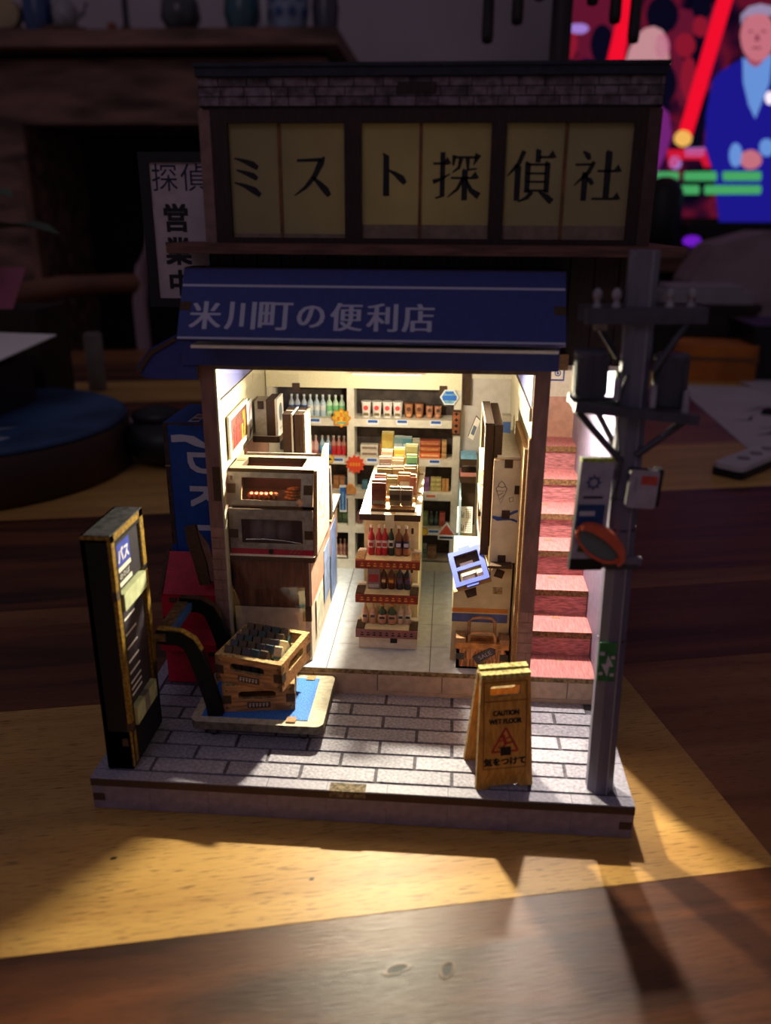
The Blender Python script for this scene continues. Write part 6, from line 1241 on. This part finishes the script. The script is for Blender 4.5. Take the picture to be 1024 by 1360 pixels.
# wooden chair behind the table
ch = thing('hoop_back_chair', 'wooden hoop-back chair standing beyond the table at the left', 'chair', (-190, 1150, -740), world=True)
CW = mat('chair_wood', '#9a8086', .5, .15, 10)
hoop = [(-190 + 182 * math.cos(R(a)), 1080, 40 + 222 * math.sin(R(a)) if math.sin(R(a)) > 0 else 40 + 330 * math.sin(R(a))) for a in range(-50, 231, 14)]
part(B().tube(hoop, 11, 10), 'hoop', [CW], ch)
part(B().prism(rrect(-390, 10, 1060, 1460, 60, 5), TOP(0, 0, -300), 34), 'seat', [CW], ch)
for x in (-300, -230, -160, -90): part(B().tube([(x, 1090, -266), (x, 1082, 40 + 222 * math.sqrt(max(0, 1 - ((x + 190) / 182) ** 2)))], 6, 6), 'spindle', [mat('chair_dark', '#1d1719', .6, .1, 10)], ch)
for x in (-360, -20):
    for y in (1090, 1430): part(B().tube([(x, y, -740), (x, y, -280)], 17, 8), 'leg', [CW], ch)
part(B().tube([(-372, 1080, 92), (-450, 990, 92), (-560, 860, 72), (-640, 760, 60)], [14, 16, 18, 16], 8), 'arm_rail', [mat('arm_wood', '#6b4630', .5, .15, 10)], ch)
# right side
PAPR = mat('paper_sheet', '#b7aeb4', .7, .04, 20)
pp = thing('paper_sheet', 'white paper with dark pencil marks lying on the table at the right', 'paper', (490, 650, .2), -2)
part(B().prism(rect(-104, 104, -148, 148), TOP(0, 0, 0), .5), 'sheet', [PAPR], pp)
for x, y, a in ((-82, -100, .5), (-70, -70, .3), (-60, -110, .8), (-86, -40, .2), (-40, -90, .4), (-60, 10, .6), (-30, 40, .1)): part(B().ribbon([(x, y), (x + 16 * math.cos(a), y + 16 * math.sin(a)), (x + 24, y + 22)], [1, 4, 2], TOP(0, 0, .5), .1), 'pencil_mark', [INK], pp)
pp2 = single(B().prism(rect(-70, 70, -90, 90), TOP(0, 0, 0), .6), 'paper_sheet', [PAPR], 'second white paper partly under the black box at the far right', 'paper', (560, 760, .9), 12)
single(B().prism([(-30, -8), (30, -4), (26, 6), (-26, 8)], TOP(0, 0, 0), 5), 'black_pen_case', [BLACK], 'black pen case lying across the white paper at the right', 'pen case', (470, 640, 1), -20)
rm = thing('remote_control', 'pale grey remote control with a black base lying on the table at the right', 'remote', (388, 472, 0), 47)
part(B().prism(rrect(-78, 78, -13, 13, 5, 3), TOP(0, 0, .1), 6), 'base', [BLACK], rm); part(B().prism(rrect(-77, 77, -12, 12, 5, 3), TOP(0, 0, 6.1), 4), 'top', [PAPR], rm)
for i in range(5): part(B().prism(circ(-50 + 22 * i, 0, 5, 10), TOP(0, 0, 10.1), .8), 'button', [mat('button_grey', '#7c757c', .6, .05, 50)], rm)
oc = thing('orange_pouch', 'orange soft pouch lying on the far table behind the pole', 'pouch', (455, 860, 0), -8)
part(B().prism(rrect(-52, 46, -30, 40, 18, 5), TOP(0, 0, 0), 44), 'body', [mat('pouch_orange', '#b0641e', .7, .15, 20)], oc)
part(B().box(-50, 44, -31.5, -30, 26, 30), 'zip', [mat('pouch_zip', '#6e4a30', .6, .1, 30)], oc)
db = thing('dark_basket', 'dark box on the far table under a folded white cloth', 'box', (480, 1020, 0))
part(B().box(-75, 60, -40, 60, 0, 78), 'body', [mat('basket_black', '#2a1f1c', .8, .2, 20)], db); part(B().box(-78, 63, -43, 63, 70, 80), 'rim', [mat('basket_black', '')], db)
single(B().prism(rrect(-70, 55, -42, 50, 10, 3), TOP(0, 0, 0), 15).prism(rrect(-62, 40, -36, 44, 10, 3), TOP(0, 0, 15), 8), 'folded_cloth', [mat('cloth_white', '#8f878e', .8, .05, 20)], 'folded white cloth on top of the dark box', 'cloth', (480, 1020, 80.2))
kb = thing('black_box', 'black box standing on the table at the far right edge', 'box', (560, 880, 0))
part(B().box(-70, 120, -40, 60, 0, 66), 'body', [BLACK], kb); part(B().box(-72, 122, -42, 62, 60, 68), 'lid', [BLACK], kb)
ac = thing('fabric_armchair', 'pale mauve fabric armchair standing beyond the table at the right', 'armchair', (760, 1330, -740), world=True)
FB = mat('armchair_fabric', '#8d7a80', .9, .1, 25)
part(B().prism([(540, -600), (1000, -600), (1010, 120), (960, 172), (640, 172), (560, 150), (525, 90), (530, 20)], FRONT(0, 1400, 0), 130), 'backrest', [FB], ac)
part(B().prism(rrect(545, 995, -620, -330, 40, 4), FRONT(0, 1700 - 130, 0), 60), 'seat', [FB], ac)
for x0, x1 in ((520, 600), (940, 1020)): part(B().prism(rrect(1270, 1580, -620, -60, 40, 4), RIGHT(x0, 0, 0), x1 - x0), 'arm', [FB], ac)
for x in (550, 980):
    for y in (1290, 1560): part(B().lathe([(16, 0), (22, 130)], (x, y, -740), 8), 'leg', [CW], ac)
